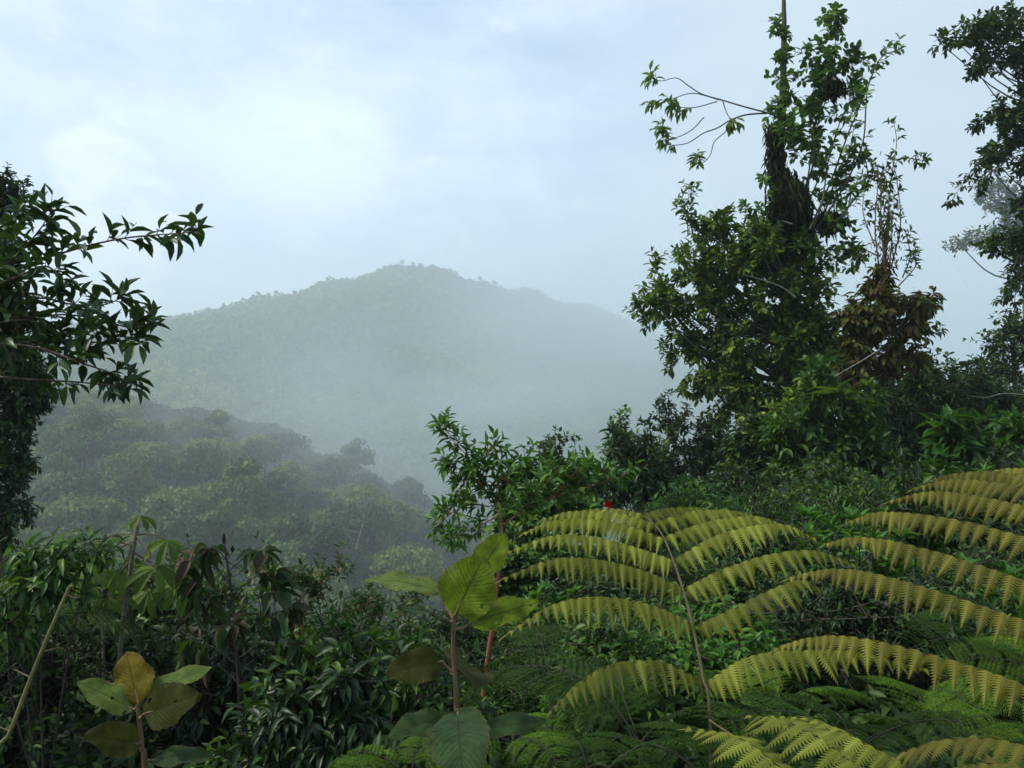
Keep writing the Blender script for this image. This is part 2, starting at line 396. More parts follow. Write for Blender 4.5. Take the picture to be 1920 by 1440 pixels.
M['green_stem'] = bark_mat('green_stem', (.10, .11, .03), (.20, .19, .07), 30, rough=0.6)
M['rachis'] = bark_mat('fern_rachis', (.045, .032, .012), (.095, .07, .024), 60, rough=0.6)
M['petiole'] = bark_mat('petiole', (.085, .050, .020), (.17, .11, .045), 60, rough=0.6)
M['cecro_bark'] = bark_mat('ringed_bark', (.09, .08, .06), (.20, .18, .14), 40, stretch=4)
M['big_green'] = broad_mat('broad_leaf', (.19, .30, .018), (.050, .055, .010), (.16, .11, .04), 0.5)
M['big_pale'] = broad_mat('pale_broad_leaf', (.17, .25, .055), (.05, .085, .02), (.17, .12, .05), 0.4)
M['big_yellow'] = broad_mat('yellow_broad_leaf', (.25, .20, .020), (.075, .045, .012), (.12, .07, .03), 0.45)
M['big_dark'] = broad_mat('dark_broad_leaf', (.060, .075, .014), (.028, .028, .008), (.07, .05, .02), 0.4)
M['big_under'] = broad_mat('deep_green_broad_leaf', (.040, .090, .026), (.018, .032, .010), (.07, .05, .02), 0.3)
M['dark_stem'] = bark_mat('dark_stem', (.02, .016, .012), (.05, .04, .03), 60)
M['red'] = leaf_mat('red_leaf', [(0, (.30, .03, .03)), (1, (.45, .06, .05))], 0.4)

# ------------------------------------------------------------------ the ground: one sheet from underfoot to the horizon
COLS = {   # photo column u -> (depth, height) pairs
 -500: [(0, -1.6), (3, -1.8), (8, -2.8), (15, -6), (40, -22), (70, -36), (120, -30), (220, -6), (300, 10), (380, 12), (520, -10), (800, 35), (1000, 55), (1400, -60), (6000, -400)],
 0:    [(0, -1.6), (3, -1.9), (6, -2.2), (10, -3.2), (15, -6.5), (30, -22), (70, -46), (100, -44), (150, -36), (220, -22), (290, -9), (360, -6), (470, -20), (600, 2), (800, 42), (930, 58), (1400, -60), (6000, -400)],
 200:  [(0, -1.6), (3, -1.9), (6, -2.25), (10, -3.3), (15, -7), (30, -23), (70, -48), (100, -46), (150, -37), (220, -23), (290, -11), (350, -10), (450, -22), (600, 2), (800, 44), (940, 65), (1400, -60), (6000, -400)],
 350:  [(0, -1.6), (3, -1.9), (6, -2.3), (10, -3.5), (15, -7.5), (30, -24), (70, -50), (100, -49), (150, -41), (220, -28), (280, -18), (330, -17), (420, -30), (600, -4), (800, 44), (1000, 79), (1400, -60), (6000, -400)],
 500:  [(0, -1.6), (3, -1.9), (6, -2.4), (10, -3.7), (15, -8), (30, -25), (70, -52), (100, -52), (150, -45), (220, -32), (270, -26), (300, -25), (400, -44), (500, -40), (600, -22), (800, 36), (1050, 112), (1400, -20), (6000, -400)],
 620:  [(0, -1.6), (3, -1.9), (6, -2.4), (10, -3.8), (15, -8), (30, -25), (70, -54), (120, -58), (180, -49), (220, -41), (260, -36), (300, -45), (400, -62), (500, -55), (700, -10), (900, 75), (1120, 139), (1300, 90), (1600, 0), (6000, -400)],
 740:  [(0, -1.6), (3, -1.9), (6, -2.4), (10, -3.8), (15, -8), (30, -25), (70, -54), (120, -58), (180, -54), (220, -46), (250, -43), (300, -56), (400, -74), (500, -66), (700, -20), (900, 62), (1080, 132), (1200, 172), (1300, 158), (1600, 20), (6000, -400)],
 820:  [(0, -1.6), (3, -1.85), (6, -2.4), (10, -3.8), (15, -7.5), (30, -24.5), (70, -53), (120, -62), (200, -55), (245, -50), (300, -64), (400, -79), (500, -69), (700, -22), (950, 66), (1120, 140), (1235, 175), (1400, 130), (1600, 30), (6000, -400)],
 900:  [(0, -1.6), (3, -1.8), (6, -2.4), (10, -3.7), (15, -7), (30, -24), (70, -52), (120, -66), (200, -62), (240, -62), (300, -76), (400, -84), (500, -72), (700, -24), (1000, 66), (1280, 160), (1600, 40), (6000, -400)],
 990:  [(0, -1.6), (3, -1.8), (6, -2.6), (10, -4.0), (15, -7), (30, -18), (70, -46), (120, -67), (250, -84), (450, -82), (700, -32), (1000, 48), (1365, 155), (1650, 50), (6000, -400)],
 1080: [(0, -1.6), (3, -1.8), (6, -2.4), (10, -3.0), (15, -3.6), (20, -5.0), (30, -13), (60, -36), (120, -66), (300, -92), (500, -80), (700, -40), (1000, 30), (1450, 138), (1700, 60), (6000, -400)],
 1300: [(0, -1.6), (3, -1.7), (8, -2.0), (15, -2.4), (22, -2.9), (32, -6), (60, -28), (120, -60), (300, -92), (600, -80), (1000, -10), (1700, 106), (2100, 0), (6000, -400)],
 1600: [(0, -1.6), (3, -1.6), (8, -1.8), (15, -2.0), (25, -2.2), (40, -6), (80, -26), (160, -50), (300, -80), (700, -90), (1200, -40), (2000, 24), (2600, -60), (6000, -400)],
 1900: [(0, -1.6), (3, -1.6), (8, -1.7), (15, -1.8), (25, -1.6), (45, -3), (90, -9), (150, -6), (200, -16), (350, -60), (700, -90), (1200, -40), (2100, 20), (2600, -60), (6000, -400)],
 2500: [(0, -1.6), (3, -1.5), (8, -1.4), (25, 0), (60, 2), (150, 6), (300, -30), (700, -80), (2000, 0), (6000, -400)],
}
CT = np.array([math.atan((u - 960) / F) for u in COLS] + [math.pi * 0.6, math.pi])
CT = np.concatenate([[-math.pi, -math.pi * 0.6], CT])
BACK = [(0, -1.6), (10, -1.4), (60, 2), (200, 6), (600, -40), (6000, -400)]
PROF = [BACK, BACK] + list(COLS.values()) + [BACK, BACK]
def ground_z(x, y):
    x = np.asarray(x, float); y = np.asarray(y, float); th = np.arctan2(x, y); r = np.hypot(x, y)
    d = r * np.maximum(np.cos(th), 0.6)
    H = np.stack([np.interp(d, [p[0] for p in pr], [p[1] for p in pr]) for pr in PROF])
    i = np.clip(np.searchsorted(CT, th) - 1, 0, len(CT) - 2); f = np.clip((th - CT[i]) / (CT[i + 1] - CT[i]), 0, 1); f = f * f * (3 - 2 * f)
    z = np.take_along_axis(H, i[None], 0)[0] * (1 - f) + np.take_along_axis(H, (i + 1)[None], 0)[0] * f
    amp = np.clip((d - 60) / 500, 0, 1)
    spur = np.sin(x * .021 + y * .004 + 1.3 * np.sin(y * .006)) * 7 + np.sin(x * .047 + 0.9 + y * .011) * 3 + np.sin(x * .011 - y * .017) * 4
    fade = np.clip(1 - (d - 800) / 900, 0.25, 1)
    z = z + amp * spur * fade * np.where(d > 900, .35, 1)*.7 + np.clip(d / 40, 0, 1) * 0.5 * np.sin(x * .31 + 1) * np.sin(y * .27) + 0.05 * np.sin(x * 1.7) * np.sin(y * 1.9 + .4)
    return z

def build_ground():
    inview = np.linspace(-0.85, 0.85, 300); outv = np.concatenate([np.linspace(-math.pi, -0.87, 60), inview, np.linspace(0.87, math.pi, 60)])
    th = outv; r = np.concatenate([[0.02], np.geomspace(0.4, 6000, 330)])
    R, TH = np.meshgrid(r, th, indexing='ij'); X = R * np.sin(TH); Y = R * np.cos(TH); Z = ground_z(X, Y)
    n, m = X.shape; i = np.arange(n - 1)[:, None] * m; j = np.arange(m - 1)[None]
    Fq = np.stack([i + j, i + m + j, i + m + j + 1, i + j + 1], -1).reshape(-1, 4)
    mb = MB(); mb.add(np.stack([X, Y, Z], -1).reshape(-1, 3), Fq)
    m_ = bpy.data.materials.new('forest_soil'); m_.use_nodes = True; t = NT(m_.node_tree); bs = t.n['Principled BSDF']
    g = t.new('ShaderNodeNewGeometry')
    c = t.ramp(t.noise(g.outputs['Position'], 2.5, 8, 0.65), [(0.3, (.016, .016, .009)), (.55, (.03, .035, .014)), (.8, (.05, .055, .02))])
    c2 = t.ramp(t.noise(g.outputs['Position'], 0.05, 8, 0.7), [(0.3, (.016, .030, .011)), (.7, (.045, .065, .02))])
    ln = t.new('ShaderNodeVectorMath', operation='LENGTH'); t.link(g.outputs['Position'], ln.inputs[0])
    c = t.mix(t.math('MULTIPLY', t.math('SUBTRACT', ln.outputs['Value'], 15), 0.02, clamp=True), c, c2)
    t.link(c, bs.inputs['Base Color']); bs.inputs['Roughness'].default_value = 0.95
    o = mb.build('ground', m_); tag(o, kind='structure')
build_ground()

# ------------------------------------------------------------------ far forest: canopy that reads as one mass
def lobed_crown(mb, c, R, H, nl, nq, q, rg=None):
    """vectorised crown of leaf clumps: nl lobes with nq leaf faces each"""
    lob = rand_dir(nl); lob[:, 2] = np.abs(lob[:, 2]) * 0.9 - 0.15
    lc = c + lob * np.array([R * .62, R * .62, H * .55]); lr = R * (0.28 + 0.22 * rng.random(nl))
    dd = rand_dir(nl * nq).reshape(nl, nq, 3); dd[..., 2] = np.where(dd[..., 2] < -0.3, -dd[..., 2], dd[..., 2])
    pos = lc[:, None] + dd * lr[:, None, None] * np.array([1, 1, .75]) * (0.7 + .35 * rng.random((nl, nq, 1)))
    nrm = dd + rng.normal(size=dd.shape) * .45
    d = np.cross(nrm, rand_dir(nl * nq).reshape(nl, nq, 3)) + np.array([0, 0, -.3])
    L = q * (.6 + .8 * rng.random(nl * nq))
    rn = np.clip(np.repeat(rng.random(nl), nq) * .6 + rng.random(nl * nq) * .4, 0, 1)
    leaves(mb, pos.reshape(-1, 3), d.reshape(-1, 3), nrm.reshape(-1, 3), L, L * .8, T_FAR, rn)

def scatter(u0, u1, d0, d1, spacing, n_try, reject=None):
    """tree positions, thinned so that none stand closer than spacing"""
    U = rng.uniform(u0, u1, n_try); D = np.sqrt(rng.uniform(d0 ** 2, d1 ** 2, n_try))
    X = (U - 960) / F * D; Y = D; grid = {}; out = []
    for x, y, u, d in zip(X, Y, U, D):
        s = spacing if not callable(spacing) else spacing(d)
        k = (int(x // s), int(y // s))
        if k in grid: continue
        if reject is not None and reject(u, d): continue
        grid[k] = 1; out.append((x, y))
    return np.array(out)

def build_far_forest():
    SCAR = P(782, 662, 1) 
    pts = scatter(-150, 2000, 330, 1480, lambda d: 7.2, 60000,
                  lambda u, d: (d > 1000 and u < 330) or (u > 1150 and d < 700))
    z = ground_z(pts[:, 0], pts[:, 1])
    dep = pts[:, 1]
    # only canopy the valley side shows: drop trees behind the crest
    keep = []
    for (x, y, zz) in zip(pts[:, 0], pts[:, 1], z):
        s = np.linspace(0.3, 0.985, 26); hz = ground_z(x * s, y * s) + 0.0
        keep.append(np.max(hz - (zz + 12) * s) < 0)
    keep = np.array(keep); pts = pts[keep]; z = z[keep]; n = len(pts)
    print('far trees', n)
    mb = MB(); nl, nq = 6, 9
    R = 2.8 + 3.2 * rng.random(n) ** 1.6; H = 4.5 + 7.5 * rng.random(n) ** 2.2
    near = pts[:, 1] < 520
    C = np.stack([pts[:, 0], pts[:, 1], z + H * .8], -1)
    lob = rand_dir(n * nl).reshape(n, nl, 3); lob[..., 2] = np.abs(lob[..., 2]) * .9 - .2
    lc = C[:, None] + lob * np.stack([R * .6, R * .6, H * .4], -1)[:, None]
    lr = R[:, None] * (.35 + .25 * rng.random((n, nl)))
    dd = rand_dir(n * nl * nq).reshape(n, nl, nq, 3); dd[..., 2] = np.where(dd[..., 2] < -.2, -dd[..., 2], dd[..., 2])
    pos = lc[:, :, None] + dd * lr[..., None, None] * (.75 + .4 * rng.random((n, nl, nq, 1)))
    nrm = dd + rng.normal(size=dd.shape) * .35
    d = np.cross(nrm, rand_dir(n * nl * nq).reshape(dd.shape))
    L = (1.5 + 1.2 * rng.random(n * nl * nq))
    U = 960 + pts[:, 0] / pts[:, 1] * F
    tr = np.clip(rng.normal(.42, .30, n) + .35 * ((pts[:, 1] < 620) & (U > 250) & (U < 620)), 0, 1)      # sunlit patch on the saddle, put into the leaf tone
    rn = np.clip(np.repeat(tr, nl * nq) + rng.normal(size=n * nl * nq) * .10, 0, 1)
    leaves(mb, pos.reshape(-1, 3), d.reshape(-1, 3), nrm.reshape(-1, 3), L, L * .85, T_FAR, rn)
    # bare stems and emergent tops along the skyline
    A = C.copy(); A[:, 2] = z - 1; twigs(mb, A, C, .25, .15, 0.9)
    o = mb.build('distant_forest', M['far'])
    tag(o, kind='stuff')
build_far_forest()

# ------------------------------------------------------------------ valley trees on the near slope, each one a thing
def valley_proto(kind):
    root = bpy.data.objects.new('valley_tree', None)
    kinds = {   # radius, height of crown, lobes, faces, leaf size, material, trunk height
      'round': (4.6, 5.0, 20, 95, .50, 'valley', 7.5), 'tall': (3.6, 8.0, 20, 90, .48, 'valley', 9.5),
      'flat': (5.6, 3.4, 22, 85, .52, 'valley', 9.0), 'pale': (4.2, 4.6, 18, 95, .46, 'valley_pale', 7.0),
      'open': (4.4, 5.0, 12, 70, .44, 'valley', 9.5)}
    R, H, nl, nq, q, mat, th = kinds[kind]
    mt = MB(); top = np.array([rng.normal() * .5, rng.normal() * .5, th])
    tr = smooth_line([np.array([0, 0, -1.5]), np.array([rng.normal() * .4, rng.normal() * .3, th * .5]), top], 10)
    tube(mt, tr, .28, .13, 7, wob=.15)
    for k in range(9):
        a = tr[-1 - (k % 4)]; e = top + np.array([rng.normal() * R * .5, rng.normal() * R * .5, H * (.0 + .5 * rng.random())])
        tube(mt, smooth_line([a, (a + e) / 2 + np.array([0, 0, -.5]), e], 6), .11, .04, 4)
    mc = MB(); lobed_crown(mc, np.array([0, 0, th]), R, H, nl, nq, q)
    return (mt.mesh('trunk', M['twig'] if kind in ('open',) else M['bark']), mc.mesh('crown', M[mat]))
def build_valley():
    protos = {k: [valley_proto(k) for _ in range(3)] for k in ('round', 'tall', 'flat', 'pale', 'open')}
    pts = scatter(-60, 1120, 66, 335, lambda d: 7.8, 7000, lambda u, d: u > 940 + (d - 66) * .9)
    pts = pts[np.argsort(pts[:, 1])]
    z = ground_z(pts[:, 0], pts[:, 1]); sel = []
    for x, y, zz in zip(pts[:, 0], pts[:, 1], z):
        u = 960 + x / y * F; v = 720 - (zz + 13) / y * F
        if v > 1330 or (u < 40 and v > 1000): continue
        s = np.linspace(.2, .97, 30); hz = ground_z(x * s, y * s) + 5
        if np.max(hz - (zz + 12) * s) > 0: continue
        sel.append((x, y, zz, u, v))
    print('valley trees', len(sel))
    desc = {'round': 'dark round-crowned', 'tall': 'tall narrow-crowned', 'flat': 'dark flat-topped', 'pale': 'pale olive leafy', 'open': 'thin open-crowned'}
    thing_pts, rest = sel[:285], sel[285:]
    for i, (x, y, zz, u, v) in enumerate(thing_pts):
        k = random.choices(['round', 'tall', 'flat', 'pale', 'open'], [5, 3, 4, 3, 2])[0]
        mt, mc = random.choice(protos[k])
        v0 = 720 - (zz + 5) / y * F
        zone = 'low in the misty gully' if v0 > 985 else ('halfway up the misty slope' if v0 > 870 else 'near the crest of the misty slope')
        side = 'at the left' if u < 330 else ('in the middle' if u < 620 else 'at the right')
        s = .95 + .65 * rng.random() ** 1.3
        root = empty('forest_tree', (x, y, zz - .3), f'{desc[k]} forest tree {zone}, {side}', 'tree', f'{desc[k]} trees {zone}, {side}')
        root.rotation_euler.z = rng.random() * 6.28; root.scale = (s, s, s * (.85 + .35 * rng.random()))
        for nm, me in (('trunk', mt), ('crown', mc)):
            o = bpy.data.objects.new(nm, me); COL.objects.link(o); o.parent = root
    if rest:
        mb = MB()
        for (x, y, zz, u, v) in rest:
            R = 3.5 + 2.5 * rng.random(); lobed_crown(mb, np.array([x, y, zz + 6.5]), R, R * 1.1, 12, 34, .85)
        tag(mb.build('crest_forest', M['valley']), kind='stuff')
    # dead pale trees standing among the green crowns
    for (u, v, d, h, lab) in ((640, 905, 150, 5, 'forked bleached dead tree standing right of the valley slope middle'),
                              (668, 985, 120, 6, 'bleached dead tree with a few bare spikes, lower of the pale ones'),
                              (428, 862, 190, 7, 'single thin pale dead trunk halfway up the misty slope')):
        base = P(u, v, d) - np.array([0, 0, h * .6]); root = empty('dead_tree', base, lab, 'dead tree')
        mt = MB(); top = base + np.array([h * .25, 0, h * 1.25])
        if 'single' in lab: top = base + np.array([.3, 0, h * 1.4])
        tr = smooth_line([base, (base + top) / 2 + np.array([.2, 0, 0]), top], 10); tube(mt, tr, .13, .03, 5)
        mt.build('trunk', M['pale_bark'], root)
        if 'single' not in lab:
            for k in range(6):
                a = tr[3 + k % 6]; e = a + np.array([rng.normal() * h * .28, rng.normal() * .4, h * (.15 + .4 * rng.random())])
                mk = MB(); tube(mk, smooth_line([a, (a + e) / 2 + rng.normal(size=3) * .15, e], 6), .06, .02, 4); mk.build('limb', M['pale_bark'], root)
build_valley()

# ------------------------------------------------------------------ plants made of ellipses of leafy clumps
def px(pts, d):
    """photo pixel polyline (u, v[, depth offset]) -> points"""
    return np.array([P(p[0], p[1], d + (p[2] if len(p) > 2 else 0)) for p in pts])

def leafy(name, label, cat, depth, base, E, rc, sp, ntw, mat, trunk=None, tr=(0.05, 0.02), barkm='bark', group=None, fill=.85, limb_every=2, limb_r=(0.02, 0.008), outward=True, squash=.8, trunk_sides=8, sprigs=0):
    """thing > trunk, foliage; trunk is a pixel polyline from the base up"""
    b = P(base[0], base[1], depth); b[2] = min(b[2], float(ground_z(b[0], b[1])) + 0.05) if depth < 60 else b[2]
    root = empty(name, b, label, cat, group)
    mt, ml = MB(), MB()
    tp = smooth_line(np.vstack([b[None], px(trunk, depth)]) if trunk else np.vstack([b, px([(np.mean([e[0] for e in E]), np.mean([e[1] for e in E]))], depth)]), 26)
    tube(mt, tp, tr[0], tr[1], trunk_sides, wob=.12)
    C, R = ellipse_clumps(E, depth, rc, squash, fill)
    limbs(mt, tp, C, limb_r[0], limb_r[1], limb_every)
    clump_spray(ml, mt, C, R, sp, ntw, None)
    if sprigs:      # ragged shoots standing out of the outline
        top = C[np.argsort(-(C[:, 2] + rng.normal(size=len(C)) * .3 * C[:, 2].std()))[:sprigs]]
        for c in top:
            h = rng.uniform(.2, .5) * depth / 14; e = c + np.array([rng.normal() * .25, rng.normal() * .2, 1]) * h
            line_leaves(ml, mt, np.array([c, (c + e) / 2 + rng.normal(size=3) * .04, e]), Spec(sp.L, sp.W, 4, .2, sp.tpl, .2), 6, 1, .12, .010, .003, .3)
    mt.build('trunk' if cat == 'tree' else 'stem', M[barkm], root); ml.build('crown' if cat == 'tree' else 'foliage', M[mat], root)
    return root, tp

def line_leaves(ml, mt, pts, sp, nodes, per, tw, r0=.006, r1=.002, start=.2, lift=.3, sides=5, nn=26):
    """an explicit branch with side twigs bearing leaves"""
    p = smooth_line(pts, nn); tube(mt, p, r0, r1, sides)
    L = np.linspace(start, 1, nodes); idx = L * (nn - 1); i = np.clip(idx.astype(int), 0, nn - 2); f = (idx - i)[:, None]
    c = p[i] * (1 - f) + p[i + 1] * f; t = unit(p[i + 1] - p[i])
    B, T = [], []
    for k in range(per):
        side = unit(np.cross(t, rand_dir(nodes))); dd = unit(t * .8 + side + np.array([0, 0, lift]))
        B.append(c); T.append(c + dd * tw * (.5 + .8 * rng.random((nodes, 1))))
    B = np.concatenate(B + [p[-2:-1]]); T = np.concatenate(T + [p[-1:] + unit(p[-1:] - p[-3:-2]) * tw * .4])
    spray(ml, mt, B, T, sp, r1)
    return p

# ---- the tall vine-hung tree right of centre
def build_tall_tree():
    d = 14.0; b = P(1475, 965, d); b[2] = float(ground_z(b[0], b[1])) - .1
    root = empty('vine_hung_tree', b, 'tall vine-hung tree with a full leafy lower crown and ragged top, right of centre', 'tree')
    mt, m1, m2, mm, m3 = MB(), MB(), MB(), MB(), MB()
    tp = smooth_line(np.vstack([b[None], px([(1478, 860), (1470, 700), (1478, 560), (1475, 430), (1462, 320), (1468, 180), (1470, 60), (1469, -30)], d)]), 60)
    tube(mt, tp, .2, .04, 10, wob=.25, rads=[.17, .15, .14, .13, .13, .09, .06, .045, .03])
    lower = [(1560, 700, 50, 60), (1500, 620, 70, 70), (1500, 840, 70, 60), (1420, 800, 50, 50), (1400, 480, 120, 60), (1330, 500, 80, 55), (1300, 560, 90, 45), (1235, 575, 45, 35), (1400, 560, 120, 80), (1500, 540, 70, 80),
             (1360, 640, 95, 60), (1290, 640, 50, 45), (1460, 650, 100, 70), (1385, 740, 85, 55), (1480, 760, 90, 70), (1340, 700, 60, 50), (1330, 430, 40, 45),
             (1440, 860, 70, 70), (1540, 640, 55, 60), (1430, 470, 60, 50)]
    C, R = ellipse_clumps(lower, d, 22, .9, .62)
    limbs(mt, tp, C, .035, .012, 3)
    clump_spray(m1, mt, C, R, Spec(.118, .062, 7, .3, T_OVAL, .2, .95, 2, .25), 8)
    # straggling outer twigs
    S, T = [], []
    for (u, v, u2, v2) in ((1290, 440, 1292, 355), (1300, 440, 1275, 385), (1240, 545, 1195, 585), (1250, 590, 1215, 600), (1280, 650, 1262, 690), (1300, 690, 1285, 730), (1340, 750, 1345, 790),
                           (1350, 450, 1365, 405), (1400, 440, 1410, 412), (1240, 520, 1232, 490), (1270, 680, 1245, 655), (1400, 800, 1385, 840)):
        line_leaves(m1, mt, px([(u, v), ((u + u2) / 2 + rng.normal() * 6, (v + v2) / 2), (u2, v2)], d), Spec(.13, .06, 6, .3, T_MID, .3), 5, 2, .16, .01, .004)
    upper = [(1455, 50, 24, 34, -.3), (1462, 110, 24, 34, -.3), (1470, 165, 36, 40, -.3), (1468, 215, 34, 40, -.4), (1475, 260, 34, 40, -.4), (1530, 470, 40, 40, -.3), (1530, 150, 48, 44), (1560, 60, 30, 34), (1572, 25, 20, 22), (1560, 110, 40, 40), (1600, 120, 38, 34), (1525, 95, 24, 22),
             (1600, 175, 34, 30), (1520, 210, 50, 40), (1490, 280, 36, 40), (1540, 280, 30, 40), (1520, 350, 40, 40), (1570, 400, 40, 40), (1600, 300, 30, 30), (1520, 470, 60, 45), (1590, 455, 40, 40), (1500, 400, 30, 40), (1550, 205, 30, 30), (1575, 340, 22, 30)]
    C, R = ellipse_clumps(upper, d, 16, .8, .22)
    clump_spray(m2, mt, C, R, Spec(.12, .075, 5, .3, T_OVAL, .15, 1.0, 2, .2), 7)
    # upright thin vine stems fanning out of the mossy fork
    for pl in ([(1500, 420), (1512, 330), (1530, 250), (1560, 150), (1570, 60)], [(1520, 430), (1560, 340), (1590, 250), (1622, 160), (1650, 110), (1690, 92)],
               [(1530, 430), (1580, 350), (1612, 270), (1625, 200), (1632, 150), (1668, 80)], [(1510, 400), (1535, 330), (1560, 270), (1600, 210), (1608, 180)],
               [(1500, 380), (1525, 300), (1515, 210), (1530, 150)], [(1540, 440), (1600, 380), (1625, 330), (1620, 290)], [(1545, 400), (1570, 330), (1590, 300), (1600, 240)],
               [(1540, 430), (1585, 400), (1600, 350), (1640, 330), (1650, 345)], [(1480, 420), (1440, 400), (1432, 340), (1430, 330)], [(1480, 420), (1440, 405), (1400, 385)],
               [(1520, 440), (1545, 380), (1552, 300), (1578, 220), (1610, 160)], [(1520, 440), (1570, 420), (1615, 350)]):
        line_leaves(m2, mt, px([(a + rng.normal() * 3, c, rng.normal() * .5) for a, c in pl], d), Spec(.13, .07, 5, .2, T_MID, .3), 9, 1, .14, .018, .006, .35)
    # the bare arching side branch
    for pl, st in (([(1465, 222), (1440, 212), (1395, 200), (1355, 188), (1315, 176), (1290, 160), (1268, 146), (1240, 152), (1222, 145)], .93), ([(1345, 190), (1310, 200), (1285, 202), (1262, 198)], .55),
                   ([(1352, 188), (1300, 175), (1262, 185), (1225, 197)], .6), ([(1440, 212), (1400, 215), (1370, 225), (1345, 240), (1318, 250), (1290, 268), (1258, 272), (1246, 262)], .82),
                   ([(1372, 224), (1362, 245), (1340, 265), (1332, 290), (1318, 305), (1306, 298)], .85), ([(1355, 190), (1362, 210), (1372, 228)], .8), ([(1320, 220), (1295, 245), (1262, 258), (1240, 240)], .85)):
        line_leaves(m3, mt, px(pl, d - .4), Spec(.15, .058, 3, .15, T_ELL, .75, .7, 1), 5, 2, .12, .016 if len(pl) > 7 else .01, .005, st, -.1, 5)
    # dark moss and root tangles hanging off the trunk
    C, R = ellipse_clumps([(1480, 385, 40, 38, -.2), (1478, 370, 30, 40, -.3), (1470, 350, 26, 28), (1455, 290, 12, 50), (1450, 420, 22, 18), (1422, 412, 14, 10), (1500, 420, 30, 26), (1555, 410, 26, 18), (1560, 160, 24, 16), (1480, 440, 30, 30), (1450, 240, 10, 24)], d, 14, .9, 2.0)
    n = len(C) * 40; cc = np.repeat(C, 40, 0) + rng.normal(size=(n, 3)) * .06
    leaves(mm, cc, rand_dir(n) * .6 + np.array([0, 0, -1.1]), rand_dir(n), .10 + .16 * rng.random(n), .025 + .03 * rng.random(n), T_FAR)
    mt.build('trunk', M['bark'], root); m1.build('crown', M['tree'], root); m2.build('climbing_foliage', M['fine'], root); m3.build('branch_leaves', M['cecropia'], root); mm.build('hanging_moss', M['moss'], root)
build_tall_tree()

def bromeliad(label, u, v, d, L, mat='cecropia'):
    c = P(u, v, d); n = 22; mb = MB(); dr = rand_dir(n) * np.array([1, 1, .3]) + np.array([0, 0, .75])
    leaves(mb, np.repeat(c[None], n, 0) + rng.normal(size=(n, 3)) * .02, dr, UP + rng.normal(size=(n, 3)) * .2, L * (.7 + .5 * rng.random(n)), .035, make_template([(0.2, .5), (0.5, .42), (0.8, .2)], .4, .6))
    tag(mb.build('bromeliad', M[mat], None, origin=c), label, 'bromeliad')
def bare_twig(label, pts, d, r=.008, mat='petiole'):
    mb = MB(); p = px(pts, d); tube(mb, smooth_line(p, 14), r, r * .35, 5)
    o = mb.build('bare_stem', M[mat], None, origin=p[0]); tag(o, label, 'stem')
bare_twig('reddish bare stem slanting across the lower crown of the vine-hung tree', [(1492, 558), (1465, 538), (1430, 525), (1395, 515)], 12.4, .012, 'pale_bark')
bare_twig('pale bare stem leaning out of the brown vine tree towards lower left', [(1650, 655), (1610, 680), (1575, 700), (1558, 715)], 11.6, .010, 'pale_bark')
bare_twig('thin pale stem arching over the dark bushes near the right edge', [(1920, 740), (1880, 738), (1850, 745), (1815, 742)], 12.5, .008, 'pale_bark')
bare_twig('thin pale stem hanging down in front of the shaded foot of the tall tree', [(1538, 945), (1545, 970), (1552, 985), (1545, 1000)], 9.2, .006, 'pale_bark')
bromeliad('spiky bromeliad rosette perched where the brown vine tree meets the tall tree', 1545, 690, 12.6, .42, 'fine')
bromeliad('smaller spiky bromeliad among the bright sprigs below the brown vine tree', 1572, 745, 11.0, .34)
bromeliad('spiky bromeliad low in the shade at the tall tree foot', 1575, 925, 9.8, .42)

# ---- brown-leaved vine snag beside it
def build_snag():
    d = 13.0; b = P(1640, 930, d); b[2] = float(ground_z(b[0], b[1])) - .1
    root = empty('dead_vine_tree', b, 'slender tree smothered in brown drooping vine leaves with bare spiky top', 'tree')
    mt, m1, m2 = MB(), MB(), MB()
    tp = smooth_line(np.vstack([b[None], px([(1600, 760), (1580, 715), (1620, 640), (1650, 560), (1660, 470), (1668, 400)], d)]), 30); tube(mt, tp, .09, .02, 7, wob=.2)
    C, R = ellipse_clumps([(1650, 540, 40, 26), (1625, 575, 50, 30), (1700, 575, 46, 26), (1735, 568, 22, 14), (1590, 610, 30, 40), (1640, 620, 50, 40), (1700, 620, 40, 40), (1715, 665, 26, 34), (1610, 670, 40, 44), (1660, 680, 40, 36), (1590, 700, 36, 30), (1662, 505, 20, 18)], d, 18, .8, .62)
    limbs(mt, tp, C, .014, .005, 3)
    clump_spray(m1, mt, C, R, Spec(.15, .065, 6, .2, T_ELL, .8, .8, 2, .1), 7)
    for pl in ([(1655, 500), (1662, 420), (1672, 330), (1680, 270), (1676, 232)], [(1665, 520), (1668, 440), (1664, 360), (1668, 345)], [(1650, 520), (1640, 430), (1645, 330), (1640, 310)], [(1672, 500), (1690, 420), (1684, 340), (1676, 300)],
               [(1676, 300), (1700, 296), (1720, 300), (1735, 300)], [(1640, 460), (1615, 400), (1625, 350)], [(1690, 520), (1706, 480), (1700, 440)], [(1650, 480), (1620, 470), (1600, 500)], [(1680, 540), (1712, 500), (1710, 475)],
               [(1700, 570), (1735, 560), (1756, 560)], [(1710, 600), (1740, 625), (1764, 618)], [(1655, 480), (1650, 390), (1655, 320)]):
        line_leaves(m2, mt, px([(a + rng.normal() * 2, c, rng.normal() * .3) for a, c in pl], d), Spec(.11, .05, 4, .2, T_LANCE, .5), 8, 1, .09, .012, .005, .25)
    n = 500; q = P(1662, 440, d) + rng.normal(size=(n, 3)) * np.array([.10, .12, .5])
    leaves(m1, q, rand_dir(n) * .5 + np.array([0, 0, -1]), rand_dir(n), .09, .03, T_FAR, rng.random(n) * .5)
    mt.build('trunk', M['twig'], root); m1.build('brown_foliage', M['brown'], root); m2.build('top_foliage', M['fine'], root)
build_snag()

